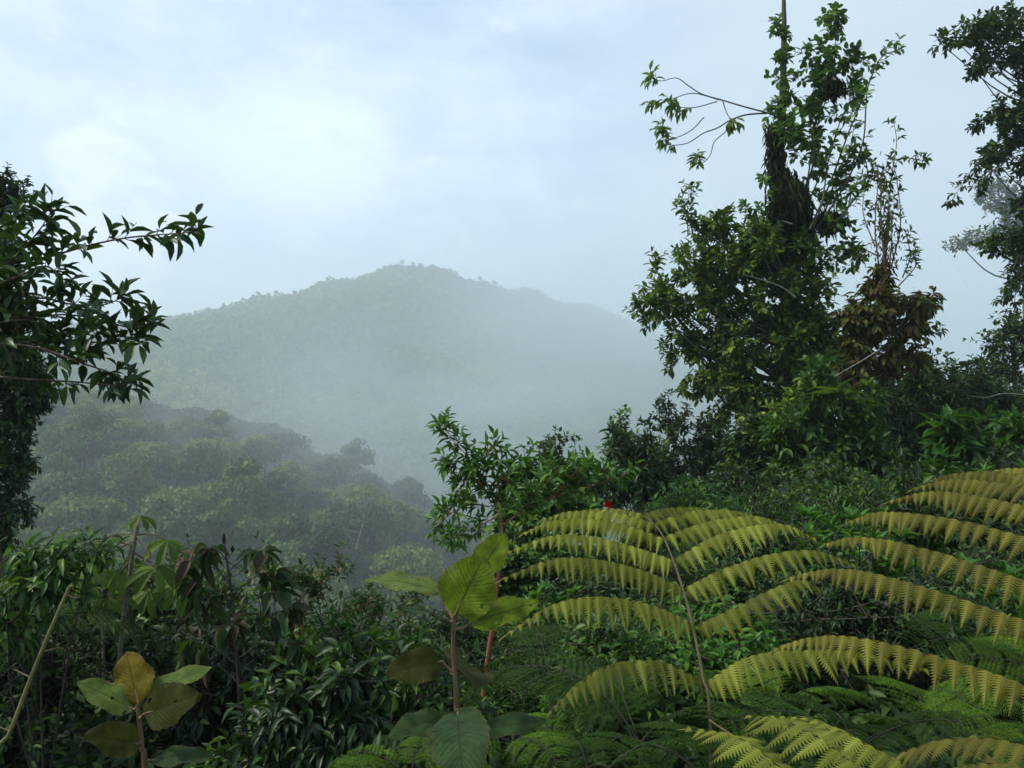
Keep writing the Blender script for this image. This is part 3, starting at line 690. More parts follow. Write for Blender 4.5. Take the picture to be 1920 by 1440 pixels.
S_TREE = Spec(.12, .062, 7, .3, T_OVAL, .2, .9, 3, .25)
# ---- trees at the right edge
leafy('overhanging_tree', 'dark leafy tree filling the top right edge, its sprays hanging towards the left', 'tree', 16, (1945, 960),
      [(1850, 62, 66, 34), (1795, 82, 40, 22), (1905, 42, 40, 30), (1880, 110, 50, 26), (1930, 100, 40, 60), (1830, 130, 20, 12), (1880, 215, 36, 26), (1925, 200, 30, 60), (1900, 265, 36, 40), (1870, 290, 30, 26), (1845, 315, 24, 18),
       (1925, 300, 30, 60), (1925, 380, 24, 40), (1890, 455, 40, 22), (1920, 470, 40, 40), (1860, 460, 26, 12), (1930, 520, 24, 30)],
      22, S_TREE, 8, 'dark', [(1990, 700), (1985, 450), (1975, 250), (1965, 160), (1960, 20)], (.16, .06), 'bark')
def edge_spray():
    root = bpy.data.objects['overhanging_tree']
    for pl in ([(1890, 280), (1845, 300), (1815, 330), (1785, 375)], [(1880, 230), (1850, 225), (1835, 240)], [(1890, 300), (1850, 330), (1840, 350)], [(1910, 480), (1890, 530), (1885, 560)], [(1915, 480), (1905, 540), (1900, 600)]):
        ml, mt = MB(), MB(); line_leaves(ml, mt, px(pl, 15.6), Spec(.12, .055, 6, .3, T_MID, .4), 9, 2, .13, .012, .004)
        o = ml.build('hanging_spray', M['dark'], root); mt.build('branch', M['bark'], o, origin=np.array(root.location))
edge_spray()
leafy('misty_emergent_tree', 'grey misty tree far behind the right edge, its limbs reaching left', 'tree', 165, (1930, 770),
      [(1850, 360, 34, 14), (1880, 345, 28, 12), (1865, 385, 44, 12), (1830, 448, 30, 14), (1795, 458, 24, 14), (1870, 440, 40, 14), (1905, 400, 30, 60)],
      16, Spec(.75, .5, 6, 1.2, T_FAR, .1, .9, 2, .2), 12, 'valley', [(1925, 640), (1920, 500), (1915, 380)], (.7, .3), 'bark', limb_r=(.25, .08))
leafy('edge_tree', 'dark round tree at the right edge below the hanging one', 'tree', 20, (1900, 870),
      [(1890, 620, 40, 30), (1920, 650, 50, 60), (1880, 680, 44, 50), (1860, 650, 26, 24), (1910, 740, 60, 60), (1870, 760, 40, 40), (1930, 600, 30, 20)], 24, S_TREE, 9, 'dark', [(1905, 780), (1900, 650)], (.12, .04))
# ---- the row of bushes and small trees on the right-hand spur
OV = Spec(.14, .062, 7, .3, T_ELL, .2); NA = Spec(.17, .05, 7, .3, T_LANCE, .35); SM = Spec(.085, .045, 9, .2, T_OVAL, .15); BR = Spec(.19, .075, 7, .3, T_LANCE, .3)
ROW = [
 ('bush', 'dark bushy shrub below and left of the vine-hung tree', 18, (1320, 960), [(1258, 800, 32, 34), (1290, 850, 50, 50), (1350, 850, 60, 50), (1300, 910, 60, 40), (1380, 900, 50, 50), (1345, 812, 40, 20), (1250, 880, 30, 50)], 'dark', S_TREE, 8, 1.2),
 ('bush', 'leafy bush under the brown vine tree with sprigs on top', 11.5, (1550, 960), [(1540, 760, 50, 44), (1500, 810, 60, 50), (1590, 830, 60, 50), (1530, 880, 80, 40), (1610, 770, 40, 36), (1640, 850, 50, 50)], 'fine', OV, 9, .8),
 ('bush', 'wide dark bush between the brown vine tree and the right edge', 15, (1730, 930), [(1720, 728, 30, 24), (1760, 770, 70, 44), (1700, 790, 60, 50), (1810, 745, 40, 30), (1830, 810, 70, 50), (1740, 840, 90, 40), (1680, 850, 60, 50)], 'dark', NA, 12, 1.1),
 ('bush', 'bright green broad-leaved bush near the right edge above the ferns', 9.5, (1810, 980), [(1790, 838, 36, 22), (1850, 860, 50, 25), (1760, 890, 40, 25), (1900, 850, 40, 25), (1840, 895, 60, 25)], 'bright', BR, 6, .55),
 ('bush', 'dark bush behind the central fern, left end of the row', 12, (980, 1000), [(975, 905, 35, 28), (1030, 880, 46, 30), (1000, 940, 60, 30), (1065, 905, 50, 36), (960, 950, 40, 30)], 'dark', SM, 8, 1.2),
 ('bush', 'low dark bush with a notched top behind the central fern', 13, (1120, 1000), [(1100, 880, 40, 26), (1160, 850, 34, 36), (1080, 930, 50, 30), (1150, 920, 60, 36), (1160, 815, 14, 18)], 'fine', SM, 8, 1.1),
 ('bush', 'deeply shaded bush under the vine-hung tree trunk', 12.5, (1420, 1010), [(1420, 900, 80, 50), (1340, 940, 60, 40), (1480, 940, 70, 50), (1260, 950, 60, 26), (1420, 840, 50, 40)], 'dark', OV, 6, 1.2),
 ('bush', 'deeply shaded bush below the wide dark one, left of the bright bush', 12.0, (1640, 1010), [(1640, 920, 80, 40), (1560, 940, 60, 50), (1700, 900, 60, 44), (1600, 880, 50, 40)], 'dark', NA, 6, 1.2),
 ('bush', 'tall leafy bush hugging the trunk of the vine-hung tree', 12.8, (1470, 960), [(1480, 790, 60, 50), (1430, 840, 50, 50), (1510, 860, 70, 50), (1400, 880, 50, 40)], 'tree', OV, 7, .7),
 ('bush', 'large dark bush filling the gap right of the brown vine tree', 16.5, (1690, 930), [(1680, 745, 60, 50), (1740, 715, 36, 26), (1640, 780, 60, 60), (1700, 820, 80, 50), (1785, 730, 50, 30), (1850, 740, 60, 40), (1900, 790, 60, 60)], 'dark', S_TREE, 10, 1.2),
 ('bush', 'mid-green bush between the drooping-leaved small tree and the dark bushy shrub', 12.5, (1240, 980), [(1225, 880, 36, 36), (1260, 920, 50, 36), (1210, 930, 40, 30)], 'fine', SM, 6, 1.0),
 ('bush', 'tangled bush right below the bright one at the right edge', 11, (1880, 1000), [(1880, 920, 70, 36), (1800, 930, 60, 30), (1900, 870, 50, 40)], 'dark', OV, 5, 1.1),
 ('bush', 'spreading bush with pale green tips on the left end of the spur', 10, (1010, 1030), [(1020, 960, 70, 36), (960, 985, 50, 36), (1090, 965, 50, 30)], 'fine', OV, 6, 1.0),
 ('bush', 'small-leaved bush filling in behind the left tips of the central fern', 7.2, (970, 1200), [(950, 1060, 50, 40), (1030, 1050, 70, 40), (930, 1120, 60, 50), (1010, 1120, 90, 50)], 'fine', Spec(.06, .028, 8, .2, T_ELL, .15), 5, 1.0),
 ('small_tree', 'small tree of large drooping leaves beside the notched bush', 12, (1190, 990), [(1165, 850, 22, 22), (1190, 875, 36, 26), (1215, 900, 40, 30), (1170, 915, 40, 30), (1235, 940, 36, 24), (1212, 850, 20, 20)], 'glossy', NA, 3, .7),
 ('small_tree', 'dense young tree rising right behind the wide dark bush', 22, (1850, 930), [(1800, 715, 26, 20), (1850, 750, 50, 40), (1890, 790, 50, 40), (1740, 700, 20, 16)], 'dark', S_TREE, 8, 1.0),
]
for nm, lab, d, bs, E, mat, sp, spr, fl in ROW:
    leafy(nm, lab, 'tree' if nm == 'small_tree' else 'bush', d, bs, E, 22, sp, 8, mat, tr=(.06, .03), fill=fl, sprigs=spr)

# ---- dark tree at the left edge and the glossy-leaved branches in front of it
leafy('vine_draped_tree', 'dark tree draped in small-leaved vines down the left edge', 'tree', 7.5, (0, 1120),
      [(5, 345, 34, 20), (30, 365, 22, 12), (5, 395, 24, 26), (20, 700, 70, 60), (60, 730, 46, 40), (30, 800, 66, 50), (20, 880, 56, 40), (10, 950, 46, 50), (10, 1000, 56, 30), (-20, 560, 60, 160), (0, 640, 80, 60)],
      26, Spec(.055, .028, 10, .2, T_MID, .5, .9, 3, 0), 16, 'dark', [(-30, 800), (-30, 500), (0, 350)], (.10, .04))
def build_glossy():
    d = 3.6; b = P(-180, 1300, d); b[2] = float(ground_z(b[0], b[1]))
    root = empty('glossy_shrub', b, 'glossy pointed-leaf shrub reaching in from the left edge against the sky', 'shrub')
    mt, ml = MB(), MB(); tp = smooth_line(np.vstack([b[None], px([(-150, 1000), (-90, 700), (-60, 560)], d)]), 20); tube(mt, tp, .03, .015, 7)
    sp = Spec(.084, .029, 3, .15, T_ELL, .18, .75, 1, .5)
    for pl, nd, per in (([(-80, 540), (0, 500), (90, 482), (160, 462), (230, 447), (300, 440), (345, 437), (375, 428)], 15, 2), ([(-80, 540), (-20, 520), (40, 470), (75, 430), (95, 398)], 9, 3), ([(-60, 520), (10, 440), (40, 420)], 6, 2),
                        ([(-90, 640), (20, 610), (110, 590), (190, 600), (250, 615), (290, 600)], 16, 2), ([(-80, 600), (60, 560), (130, 570), (190, 572), (225, 560)], 12, 2), ([(-80, 700), (60, 712), (140, 716), (220, 722), (260, 712)], 10, 1),
                        ([(-80, 660), (80, 640), (170, 650), (220, 640), (265, 640)], 13, 2), ([(-80, 640), (60, 650), (150, 680), (210, 700), (235, 715)], 12, 2), ([(-60, 560), (30, 520), (90, 500), (120, 540)], 8, 2), ([(-60, 620), (40, 600), (120, 620), (180, 630)], 9, 3),
                        ([(-60, 520), (-10, 480), (20, 440), (35, 400)], 6, 3)):
        line_leaves(ml, mt, px([(a, c, .25 * math.sin(a * .02 + c)) for a, c in pl], d), sp, nd, per, .06, .007, .0018, .15, .35)
    C, R = ellipse_clumps([(0, 540, 40, 50), (20, 600, 50, 50), (0, 650, 60, 50)], d, 40, .7, .45)
    clump_spray(ml, mt, C, R, sp, 9)
    mt.build('stem', M['twig'], root); ml.build('foliage', M['glossy'], root)
build_glossy()

# ---- red-stemmed sapling in the middle
def build_sapling():
    d = 4.6; b = P(900, 1345, d); b[2] = min(b[2], float(ground_z(b[0], b[1])))
    root = empty('red_stemmed_sapling', b, 'slim sapling with smooth red stem and small paired leaves, tallest plant at centre', 'sapling')
    mt, ml = MB(), MB()
    tube(mt, smooth_line(np.vstack([b[None], px([(905, 1320), (915, 1230), (925, 1165), (930, 1120), (936, 1060), (941, 1000), (938, 975)], d)]), 30), .017, .010, 8, rads=[.015, .014, .012, .011, .010, .008])
    sp = Spec(.062, .024, 6, .12, T_LANCE, .08, .9, 2, .45)
    main = [([(940, 985), (925, 940), (905, 895), (880, 860), (850, 825), (832, 800)], 17, 2), ([(920, 940), (895, 900), (862, 880), (845, 870)], 9, 2), ([(918, 950), (885, 945), (850, 960), (828, 978)], 10, 2), ([(930, 970), (900, 985), (865, 1000), (848, 1015)], 8, 2),
            ([(940, 985), (985, 955), (1030, 935), (1080, 920), (1130, 905), (1165, 893)], 14, 2), ([(960, 975), (1000, 930), (1030, 900), (1045, 880)], 11, 2), ([(938, 975), (945, 920), (960, 890), (985, 870)], 10, 2), 
            ([(905, 895), (910, 860), (925, 835), (935, 860)], 6, 2), ([(930, 950), (935, 900), (955, 905)], 7, 2), ([(905, 895), (890, 880), (870, 905), (855, 925)], 8, 2), ([(1040, 930), (1075, 890), (1100, 880)], 8, 2)]
    for pl, nd, per in main:
        line_leaves(ml, mt, px([(a, c, rng.normal() * .05) for a, c in pl], d), sp, nd, per, .09, .0045, .0015, .15, .45)
    mt.build('stem', M['red_bark'], root); ml.build('foliage', M['sapling'], root)
    q = P(1141, 938, 4.4); r = MB(); leaves(r, np.array([q, q + [.005, 0, 0], q + [-.005, 0, .005]]), np.array([[0, 0, -1.], [.3, 0, -1], [-.3, 0, -1]]), np.array([[0, -1., 0]] * 3), .05, .02, T_MID)
    r.build('red_leaf', M['red'], root)
build_sapling()

# ---- smaller red-stemmed shrubs down the slope, left of centre
def red_shrub(label, d, base, lines, mat='fine', sp=None, bark='red_bark', r0=.005):
    b = P(base[0], base[1], d); b[2] = min(b[2], float(ground_z(b[0], b[1])))
    root = empty('slender_shrub', b, label, 'shrub'); mt, ml = MB(), MB()
    tube(mt, smooth_line(np.vstack([b[None], px([base], d)]), 6), r0 * 1.2, r0, 6)
    sp = sp or Spec(.046, .019, 6, .12, T_MID, .1, .9, 3, .3)
    for pl in lines:
        line_leaves(ml, mt, px([(a, c, rng.normal() * .12) for a, c in pl], d), sp, 16, 3, .13, r0, .002, .25, .35)
    mt.build('stem', M[bark], root); ml.build('foliage', M[mat], root)
red_shrub('airy small-leaved shrub with a pinkish stem, left of the big-leaf plant', 5.2, (590, 1330),
          [[(590, 1330), (575, 1230), (565, 1150), (600, 1090), (640, 1060)], [(570, 1180), (530, 1120), (500, 1080), (480, 1050)], [(575, 1230), (620, 1180), (660, 1150), (690, 1130)], [(580, 1260), (540, 1200), (520, 1170)], [(580, 1270), (640, 1230), (680, 1210)], [(570, 1150), (590, 1110), (560, 1080)]])
red_shrub('airy small-leaved shrub with a slanting red stem, just left of the big-leaf plant', 5.8, (665, 1350),
          [[(665, 1350), (700, 1260), (735, 1200), (760, 1180)], [(700, 1260), (740, 1240), (790, 1210), (830, 1190)], [(690, 1280), (660, 1220), (640, 1180)], [(720, 1220), (700, 1170), (710, 1130)], [(700, 1270), (760, 1280), (810, 1260)], [(715, 1240), (750, 1150), (770, 1120)]])
red_shrub('small-leaved shrub leaning over the gully at lower left, its reddish tips bare', 5.0, (340, 1300),
          [[(340, 1300), (350, 1200), (330, 1100), (345, 1040)], [(345, 1200), (400, 1150), (430, 1120)], [(345, 1180), (300, 1130), (290, 1090)], [(350, 1240), (400, 1220), (440, 1210)]], 'dark')

# ---- bronze drooping-leaf sapling
def build_bronze():
    d = 3.3; b = P(455, 1420, d); b[2] = min(b[2], float(ground_z(b[0], b[1])))
    root = empty('bronze_leaved_sapling', b, 'dark upright sapling with drooping bronze and green leaves and a pointed bud on top', 'sapling')
    mt, ml, mb_ = MB(), MB(), MB()
    tp = smooth_line(np.vstack([b[None], px([(450, 1330), (445, 1240), (438, 1150), (430, 1080), (420, 1022)], d)]), 30); tube(mt, tp, .010, .004, 7)
    sp = Spec(.095, .040, 2, .15, T_LONG, .75, .7, 1, .2, .2)
    for t_, ang, L in [(.35, 0, .30), (.40, 3.1, .26), (.50, .4, .30), (.56, 2.7, .24), (.62, -.3, .26), (.66, 3.5, .22), (.72, .3, .24), (.78, 2.9, .2), (.84, .1, .18), (.90, 2.8, .12), (.28, .2, .25), (.30, 2.8, .28), (.5, -1.5, .2)]:
        p = tp[int(t_ * 29)]; e = p + np.array([math.cos(ang), .5 * math.sin(ang), .55]) * L * .75
        line_leaves(ml, mt, np.array([p, (p + e) / 2 + [0, 0, .02], e]), sp, 3, 2, .03, .003, .0015, .6, 0)
    mt.build('stem', M['dark_stem'], root); ml.build('foliage', M['bronze'], root)
    for (u, v, s) in ((420, 1012, 1.), (436, 1030, .6), (404, 1038, .6), (462, 1072, .5)):
        q = P(u, v + 8 * s, d); z = np.linspace(0, 1, 7); mbud = MB()
        tube(mbud, q + np.outer(z, [0, 0, .045 * s]), 0, 0, 7, rads=[.003, .006, .0085, .007, .004, .001]); mbud.build('bud', M['moss'], root)
        mk = MB(); twigs(mk, [tp[-1] if s > .9 else tp[-4]], [q], .002, .002); mk.build('bud_stalk', M['dark_stem'], root)
build_bronze()

# ---- cecropia sapling with umbrella leaves
def umbrella_leaf(ml, c, R, tilt, n=9, droop=.55, spin=0):
    up = unit(np.asarray(tilt, float)[None])[0]; a = unit(np.cross(up, [0.2, 1, .1])[None])[0]; bb = np.cross(up, a)
    an = spin + np.arange(n) * 6.28 / n * .93; dr = np.cos(an)[:, None] * a + np.sin(an)[:, None] * bb - up * .30
    T_UMB = make_template([(0.15, .12), (0.45, .30), (0.75, .42), (0.93, .28)], .3, droop)
    leaves(ml, np.repeat(c[None], n, 0), dr, np.repeat(up[None], n, 0), R * (.8 + .3 * rng.random(n)), R * .42, T_UMB)
def cecropia(label, d, trunk, crowns, r=.012):
    b = P(trunk[0][0], trunk[0][1], d); b[2] = min(b[2], float(ground_z(b[0], b[1])))
    root = empty('cecropia_sapling', b, label, 'sapling'); mt = MB(); tp = smooth_line(np.vstack([b[None], px(trunk, d)]), 24); tube(mt, tp, r * 1.2, r * .7, 8); mt.build('trunk', M['cecro_bark'], root)
    for i, (u, v, R, f, tilt) in enumerate(crowns):
        c = P(u, v, d + rng.normal() * .12); p = tp[int(f * 23)]; mp = MB()
        tube(mp, smooth_line([p, (p + c) / 2 + np.array([0, 0, .02]), c], 8), .0045, .003, 5); lf = MB(); umbrella_leaf(lf, c, R * 1.1, tilt, random.choice([8, 9, 10]), .40, rng.random() * 6)
        o = lf.build('umbrella_leaf', M['cecropia'], root); mp.build('petiole', M['petiole'], root)
cecropia('cecropia sapling with pale ringed trunk and umbrella leaves at lower left', 4.0, [(222, 1300), (228, 1190), (240, 1100), (250, 1030), (258, 985)],
         [(265, 968, .085, 1, (.1, -.1, 1)), (315, 1014, .12, .93, (.25, -.2, 1)), (292, 1066, .13, .93, (.3, -.4, 1)), (238, 1064, .12, .93, (-.1, -.5, 1)), (190, 1012, .11, .93, (-.3, -.2, 1)), (170, 1075, .12, .9, (-.3, -.4, 1)), (330, 1100, .13, .8, (.3, -.4, 1)), (200, 1120, .13, .75, (-.2, -.4, 1)), (150, 1020, .1, .85, (-.3, -.1, 1))])
cecropia('smaller cecropia sapling with fewer umbrella leaves behind the taller one', 4.6, [(195, 1280), (192, 1150), (192, 1080)],
         [(150, 1062, .11, 1, (-.3, -.2, 1)), (215, 1075, .11, 1, (.2, -.4, 1)), (190, 1040, .09, 1, (0, -.2, 1)), (280, 1110, .12, .9, (.2, -.4, 1)), (120, 1100, .12, .9, (-.2, -.4, 1))], .009)

# ---- curved yellow-green stem at the left corner
def build_cane():
    d = 2.0; mt = MB(); pts = px([(-20, 1480), (20, 1370), (60, 1265), (95, 1180), (125, 1112), (132, 1098)], d)
    b = pts[0].copy(); b[2] = float(ground_z(b[0], b[1])); tube(mt, smooth_line(np.vstack([b, pts]), 30), .0055, .004, 9, wob=.05)
    root = empty('bent_cane', b, 'bent yellow-green bare cane leaning up from the lower left corner', 'stem')
    mt.build('cane', M['green_stem'], root)
    for pl in ([(80, 1222), (95, 1218), (112, 1214)], [(20, 1372), (5, 1366), (-8, 1360)], [(55, 1270), (40, 1262), (25, 1255)], [(125, 1115), (140, 1122), (150, 1118)]):
        mk = MB(); tube(mk, smooth_line(px(pl, d), 8), .003, .0015, 5); mk.build('side_shoot', M['petiole'], root)
build_cane()

# ---- drooping broad-leaf shrubs lower left
def droop_shrub(label, d, E, mat='glossy', L=.13, base=None, tendrils=False):
    u = np.mean([e[0] for e in E]); b = P(u, 1350, d); b[2] = min(b[2], float(ground_z(b[0], b[1])))
    root = empty('drooping_shrub', b, label, 'shrub'); mt, ml = MB(), MB()
    C, R = ellipse_clumps(E, d, 34, .8, 1.0)
    for c in C[::8]: tube(mt, smooth_line([b, (b + c) / 2 + np.array([rng.normal() * .04, 0, .06]), c], 8), .006, .003, 4)
    clump_spray(ml, mt, C, R, Spec(L * .66, L * .24, 4, .2, T_LONG, .6, .9, 1, .3), 5)
    mt.build('stem', M['dark_stem'], root); ml.build('foliage', M[mat], root)
    if tendrils:
        for k in range(16):
            q = P(rng.uniform(0, 230), rng.uniform(1000, 1040), d - .1); a = rng.uniform(-1, 1); s = rng.uniform(.02, .05)
            tt = np.linspace(0, 1, 12)[:, None]; c = q + np.hstack([np.sin(tt * 3 + a) * s, tt * 0.02, tt * s * 2.2 - 2.4 * s * tt ** 3])
            mk = MB(); tube(mk, c, .0012, .0006, 4); mk.build('tendril', M['pale_tendril'], root)
M['pale_tendril'] = bark_mat('pale_tendril', (.20, .26, .14), (.28, .34, .20), 60)
droop_shrub('drooping-leaved shrub with pale curly tendrils along its top at the left edge', 3.6, [(30, 1050, 60, 30), (110, 1045, 60, 28), (180, 1040, 50, 24), (40, 1100, 70, 40), (110, 1100, 50, 30), (30, 1170, 60, 50)], 'fine', .11, None, True)
droop_shrub('drooping green shrub in front of the gully at the bottom, right of the yellow-leaf plant', 3.0, [(560, 1330, 60, 40), (640, 1300, 50, 34), (600, 1390, 70, 50), (680, 1370, 60, 50), (500, 1390, 60, 50)], 'glossy', .10)
droop_shrub('shaded drooping shrub behind the yellow-leaf plant', 4.3, [(340, 1270, 60, 40), (400, 1280, 60, 50), (310, 1330, 70, 50), (420, 1350, 70, 50)], 'glossy', .12)

# ---- big-leaf plants, leaf by leaf
def big_leaf(base, tip, w, nrm, fold=.25, droop=.12, wave=.08, seg=22, cross=8, serr=.03, rnd=.5, shape=.62):
    """one broad leaf blade between two points; w = full width, nrm = way the blade faces"""
    base = np.asarray(base, float); tip = np.asarray(tip, float); ax = tip - base; L = np.linalg.norm(ax); d = ax / L
    s = np.cross(d, nrm); s /= np.linalg.norm(s); n = np.cross(s, d)
    t = np.linspace(0, 1, seg + 1); hw = np.sin(math.pi * t ** (shape + .14)) ** .62; hw = hw / hw.max() * w / 2
    hw *= 1 + serr * np.where(np.arange(seg + 1) % 2, 1, -1); hw[0] = .002; hw[-1] = .0015
    xs = np.linspace(-1, 1, cross + 1); V = []; UVs = []
    ph = rng.random() * 6
    for i, tt in enumerate(t):
        c = base + d * L * tt + n * (-droop * L * (tt ** 2) + droop * L * tt * .9)
        for x in xs:
            lift = fold * abs(x) * hw[i] - .12 * hw[i] * x * x + wave * w * math.sin(tt * 13 + ph + (1.7 if x > 0 else 0)) * abs(x) ** 2
            V.append(c + s * x * hw[i] + n * lift); UVs.append((tt, .5 + x * .5))
    m = cross + 1; i = np.arange(seg)[:, None] * m; j = np.arange(cross)[None]
    Fq = np.stack([i + j, i + j + 1, i + m + j + 1, i + m + j], -1).reshape(-1, 4)
    mb = MB(); mb.add(np.array(V), Fq, rnd, np.array(UVs)); return mb
def bigplant(label, d, stem, leafs, stemr=.006, bark='petiole'):
    b = P(stem[0][0], stem[0][1], d); b[2] = min(b[2], float(ground_z(b[0], b[1])))
    root = empty('broad_leaved_plant', b, label, 'plant'); mt = MB()
    tp = smooth_line(np.vstack([b[None], px(stem, d)]), 24); tube(mt, tp, stemr * 1.2, stemr * .7, 9, wob=.05); mt.build('stem', M[bark], root)
    for (st, ba, ti, w, nr, mat, kw) in leafs:     # stem joint, blade base, tip: (u, v, depth offset)
        J = P(*st, d) if len(st) == 2 else P(st[0], st[1], d + st[2]); B = P(ba[0], ba[1], d + ba[2]); T = P(ti[0], ti[1], d + ti[2])
        o = big_leaf(B, T, w * d / F, np.array(nr, float), **kw).build('leaf', M[mat], root)
        mp = MB(); tube(mp, smooth_line([J, (J + B) / 2 + np.array([0, 0, -.004]), B], 8), .0045, .003, 6)
        tube(mp, smooth_line([B, B + (T - B) * .35 - np.array(nr, float) / np.linalg.norm(nr) * .0, ], 4), .003, .001, 5)
        mp.build('petiole', M[bark], root)
bigplant('broad-leaved plant at bottom centre, its largest leaf held upright and glowing green', 1.75, [(858, 1480), (856, 1330), (850, 1220), (851, 1150)], [
    ((851, 1155), (853, 1152, -.01), (908, 1043, .02), 112, (-.1, -1, .15), 'big_green', dict(fold=.12, droop=.06)),
    ((851, 1160), (898, 1075, .08), (948, 1000, .1), 66, (-.3, -1, .1), 'big_green', dict(fold=.2, droop=.05)),
    ((850, 1160), (826, 1110, .05), (684, 1084, .10), 56, (.1, -.45, 1), 'big_pale', dict(fold=.25, droop=.2)),
    ((850, 1165), (836, 1160, .0), (744, 1140, -.12), 48, (.0, -.3, 1), 'big_under', dict(fold=.2, droop=.14)),
    ((852, 1180), (880, 1170, 0), (1012, 1128, .03), 62, (-.2, -.7, .8), 'big_green', dict(fold=.2, droop=.12)),
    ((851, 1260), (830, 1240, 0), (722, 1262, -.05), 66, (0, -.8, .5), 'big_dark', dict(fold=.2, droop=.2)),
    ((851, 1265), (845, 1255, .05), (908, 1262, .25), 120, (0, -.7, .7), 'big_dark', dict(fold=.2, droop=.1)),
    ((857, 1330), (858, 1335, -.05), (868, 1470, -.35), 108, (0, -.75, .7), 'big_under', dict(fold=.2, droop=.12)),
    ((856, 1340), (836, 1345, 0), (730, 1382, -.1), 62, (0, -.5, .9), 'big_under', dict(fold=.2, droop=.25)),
    ((858, 1350), (905, 1370, 0), (1025, 1352, 0), 48, (0, -.6, .9), 'big_under', dict(fold=.2, droop=.2))])
bigplant('broad-leaved plant at lower left with one upright yellow leaf', 1.7, [(272, 1500), (266, 1400), (258, 1325)], [
    ((259, 1320), (260, 1318, 0), (236, 1222, .04), 82, (.0, -1, .1), 'big_yellow', dict(fold=.1, droop=.05)),
    ((259, 1322), (250, 1330, 0), (144, 1278, -.02), 56, (.1, -.6, .9), 'big_pale', dict(fold=.2, droop=.14)),
    ((260, 1318), (272, 1305, .02), (398, 1250, .05), 50, (-.2, -.6, .8), 'big_pale', dict(fold=.25, droop=.12)),
    ((262, 1345), (268, 1340, -.02), (374, 1300, -.05), 78, (-.1, -.9, .4), 'big_dark', dict(fold=.2, droop=.08)),
    ((264, 1390), (262, 1395, -.02), (160, 1378, -.1), 66, (0, -.7, .6), 'big_dark', dict(fold=.2, droop=.15)),
    ((266, 1420), (285, 1425, 0), (400, 1418, -.05), 44, (0, -.5, .9), 'big_under', dict(fold=.2, droop=.2))])

# ---- ferns
def pinnule_template(nl=13):
    """a finely toothed leaflet, broad near its base and drawn out to a point"""
    V = []; T = []; ts = np.linspace(0, 1, nl + 1)
    w = lambda t: .5 * min(1, .8 + t * 1.2) * (1 - t) ** .95 * (1 - .15 * t) + .010
    z = lambda t: -.13 * t * t
    for t in ts: V.append((t, 0, z(t) + .015))
    for sgn in (-1, 1):
        for k in range(nl):
            t0, t1 = ts[k], ts[k + 1]; i = len(V)
            V += [(t0 + .01, sgn * w(t0) * .30, z(t0)), ((t0 + t1) / 2 + .05, sgn * w((t0 + t1) / 2) * 1.15, z(t1) - .05), (t1, sgn * w(t1) * .30, z(t1))]
            q = [(k, i, k + 1), (i, i + 2, k + 1), (i, i + 1, i + 2)]
            T += q if sgn > 0 else [(x, z_, y) for x, y, z_ in q]
    return np.array(V, float), np.array(T), None
T_PINN = pinnule_template(13)
T_PINN_LO = (np.array([(0, 0, 0), (.15, -.5, 0), (.5, -.34, -.05), (1, 0, -.14), (.5, .34, -.05), (.15, .5, 0)], float), None, np.array([(0, 1, 2, 5), (5, 2, 3, 4)]))

def pinna(ml, mt, pts, PL, n=22, tpl=T_PINN, sidew=.75, down=.75, taper_base=.7, rr=.0016, width=.52, rotate=0, fwd=.22):
    p = smooth_line(pts, 40)
    # give the midrib a pitched, slightly wandering line
    tube(mt, p, rr, rr * .3, 5)
    seg = np.concatenate([[0], np.cumsum(np.linalg.norm(np.diff(p, axis=0), axis=1))]); L = seg[-1]
    for sgn in (-1, 1):
        t = (np.arange(n) + .5 + (0.25 if sgn > 0 else 0)) / n; t = np.clip(t, 0, .995)
        idx = t * 39; i = np.clip(idx.astype(int), 0, 38); f = (idx - i)[:, None]; c = p[i] * (1 - f) + p[i + 1] * f + np.array([0, 0, .004]); tn = unit(p[i + 1] - p[i])
        h = unit(np.cross(tn, UP)); upn = np.cross(h, tn)
        if rotate: h = h * math.cos(rotate) + upn * math.sin(rotate); upn = np.cross(h, tn)
        prof = np.minimum(1, taper_base + t * 2.2) * np.clip((1 - t) * 2.4, .10, 1) ** .7
        d = h * sgn * sidew + np.array([0, 0, -down]) * (1 - .3 * t[:, None]) + tn * fwd + rng.normal(size=(n, 3)) * .09
        nr = upn * .8 + h * sgn * .65 + rng.normal(size=(n, 3)) * .12
        leaves(ml, c, d, nr, PL * prof * (.82 + .32 * rng.random(n)), PL * width * np.maximum(prof, .5), tpl)
    # terminal leaflet
    leaves(ml, p[-1:], unit(p[-1:] - p[-3:-2]), UP[None], PL * .35, PL * .12, T_PINN_LO)

def build_fern(label, rach, d, pins, mat, PL=.086, rr=.007):
    R = np.array([P(u, v, dd) for u, v, dd in rach]); b = R[0].copy(); b[2] = min(b[2], float(ground_z(b[0], b[1])))
    root = empty('tree_fern', b, label, 'fern'); mt = MB(); rp = smooth_line(np.vstack([b[None], R]) if b[2] < R[0][2] - .05 else R, 40); tube(mt, rp, rr, rr * .35, 7)
    mt.build('rachis', M['rachis'], root)
    for pl in pins:
        kw = pl[-1] if isinstance(pl[-1], dict) else {}
        pts = [P(*q) for q in (pl[:-1] if kw else pl)]
        ml, mr = MB(), MB(); PLk = kw.pop('PL', PL)
        L = np.linalg.norm(np.diff(np.array(pts), axis=0), axis=1).sum()
        pinna(ml, mr, pts, PLk, kw.pop('n', max(10, int(L / (PLk * .31)))), **kw)
        o = ml.build('pinna', M[mat], root, smooth=False); mr.build('midrib', M['rachis'], o, origin=np.array(root.location))
        
    return root

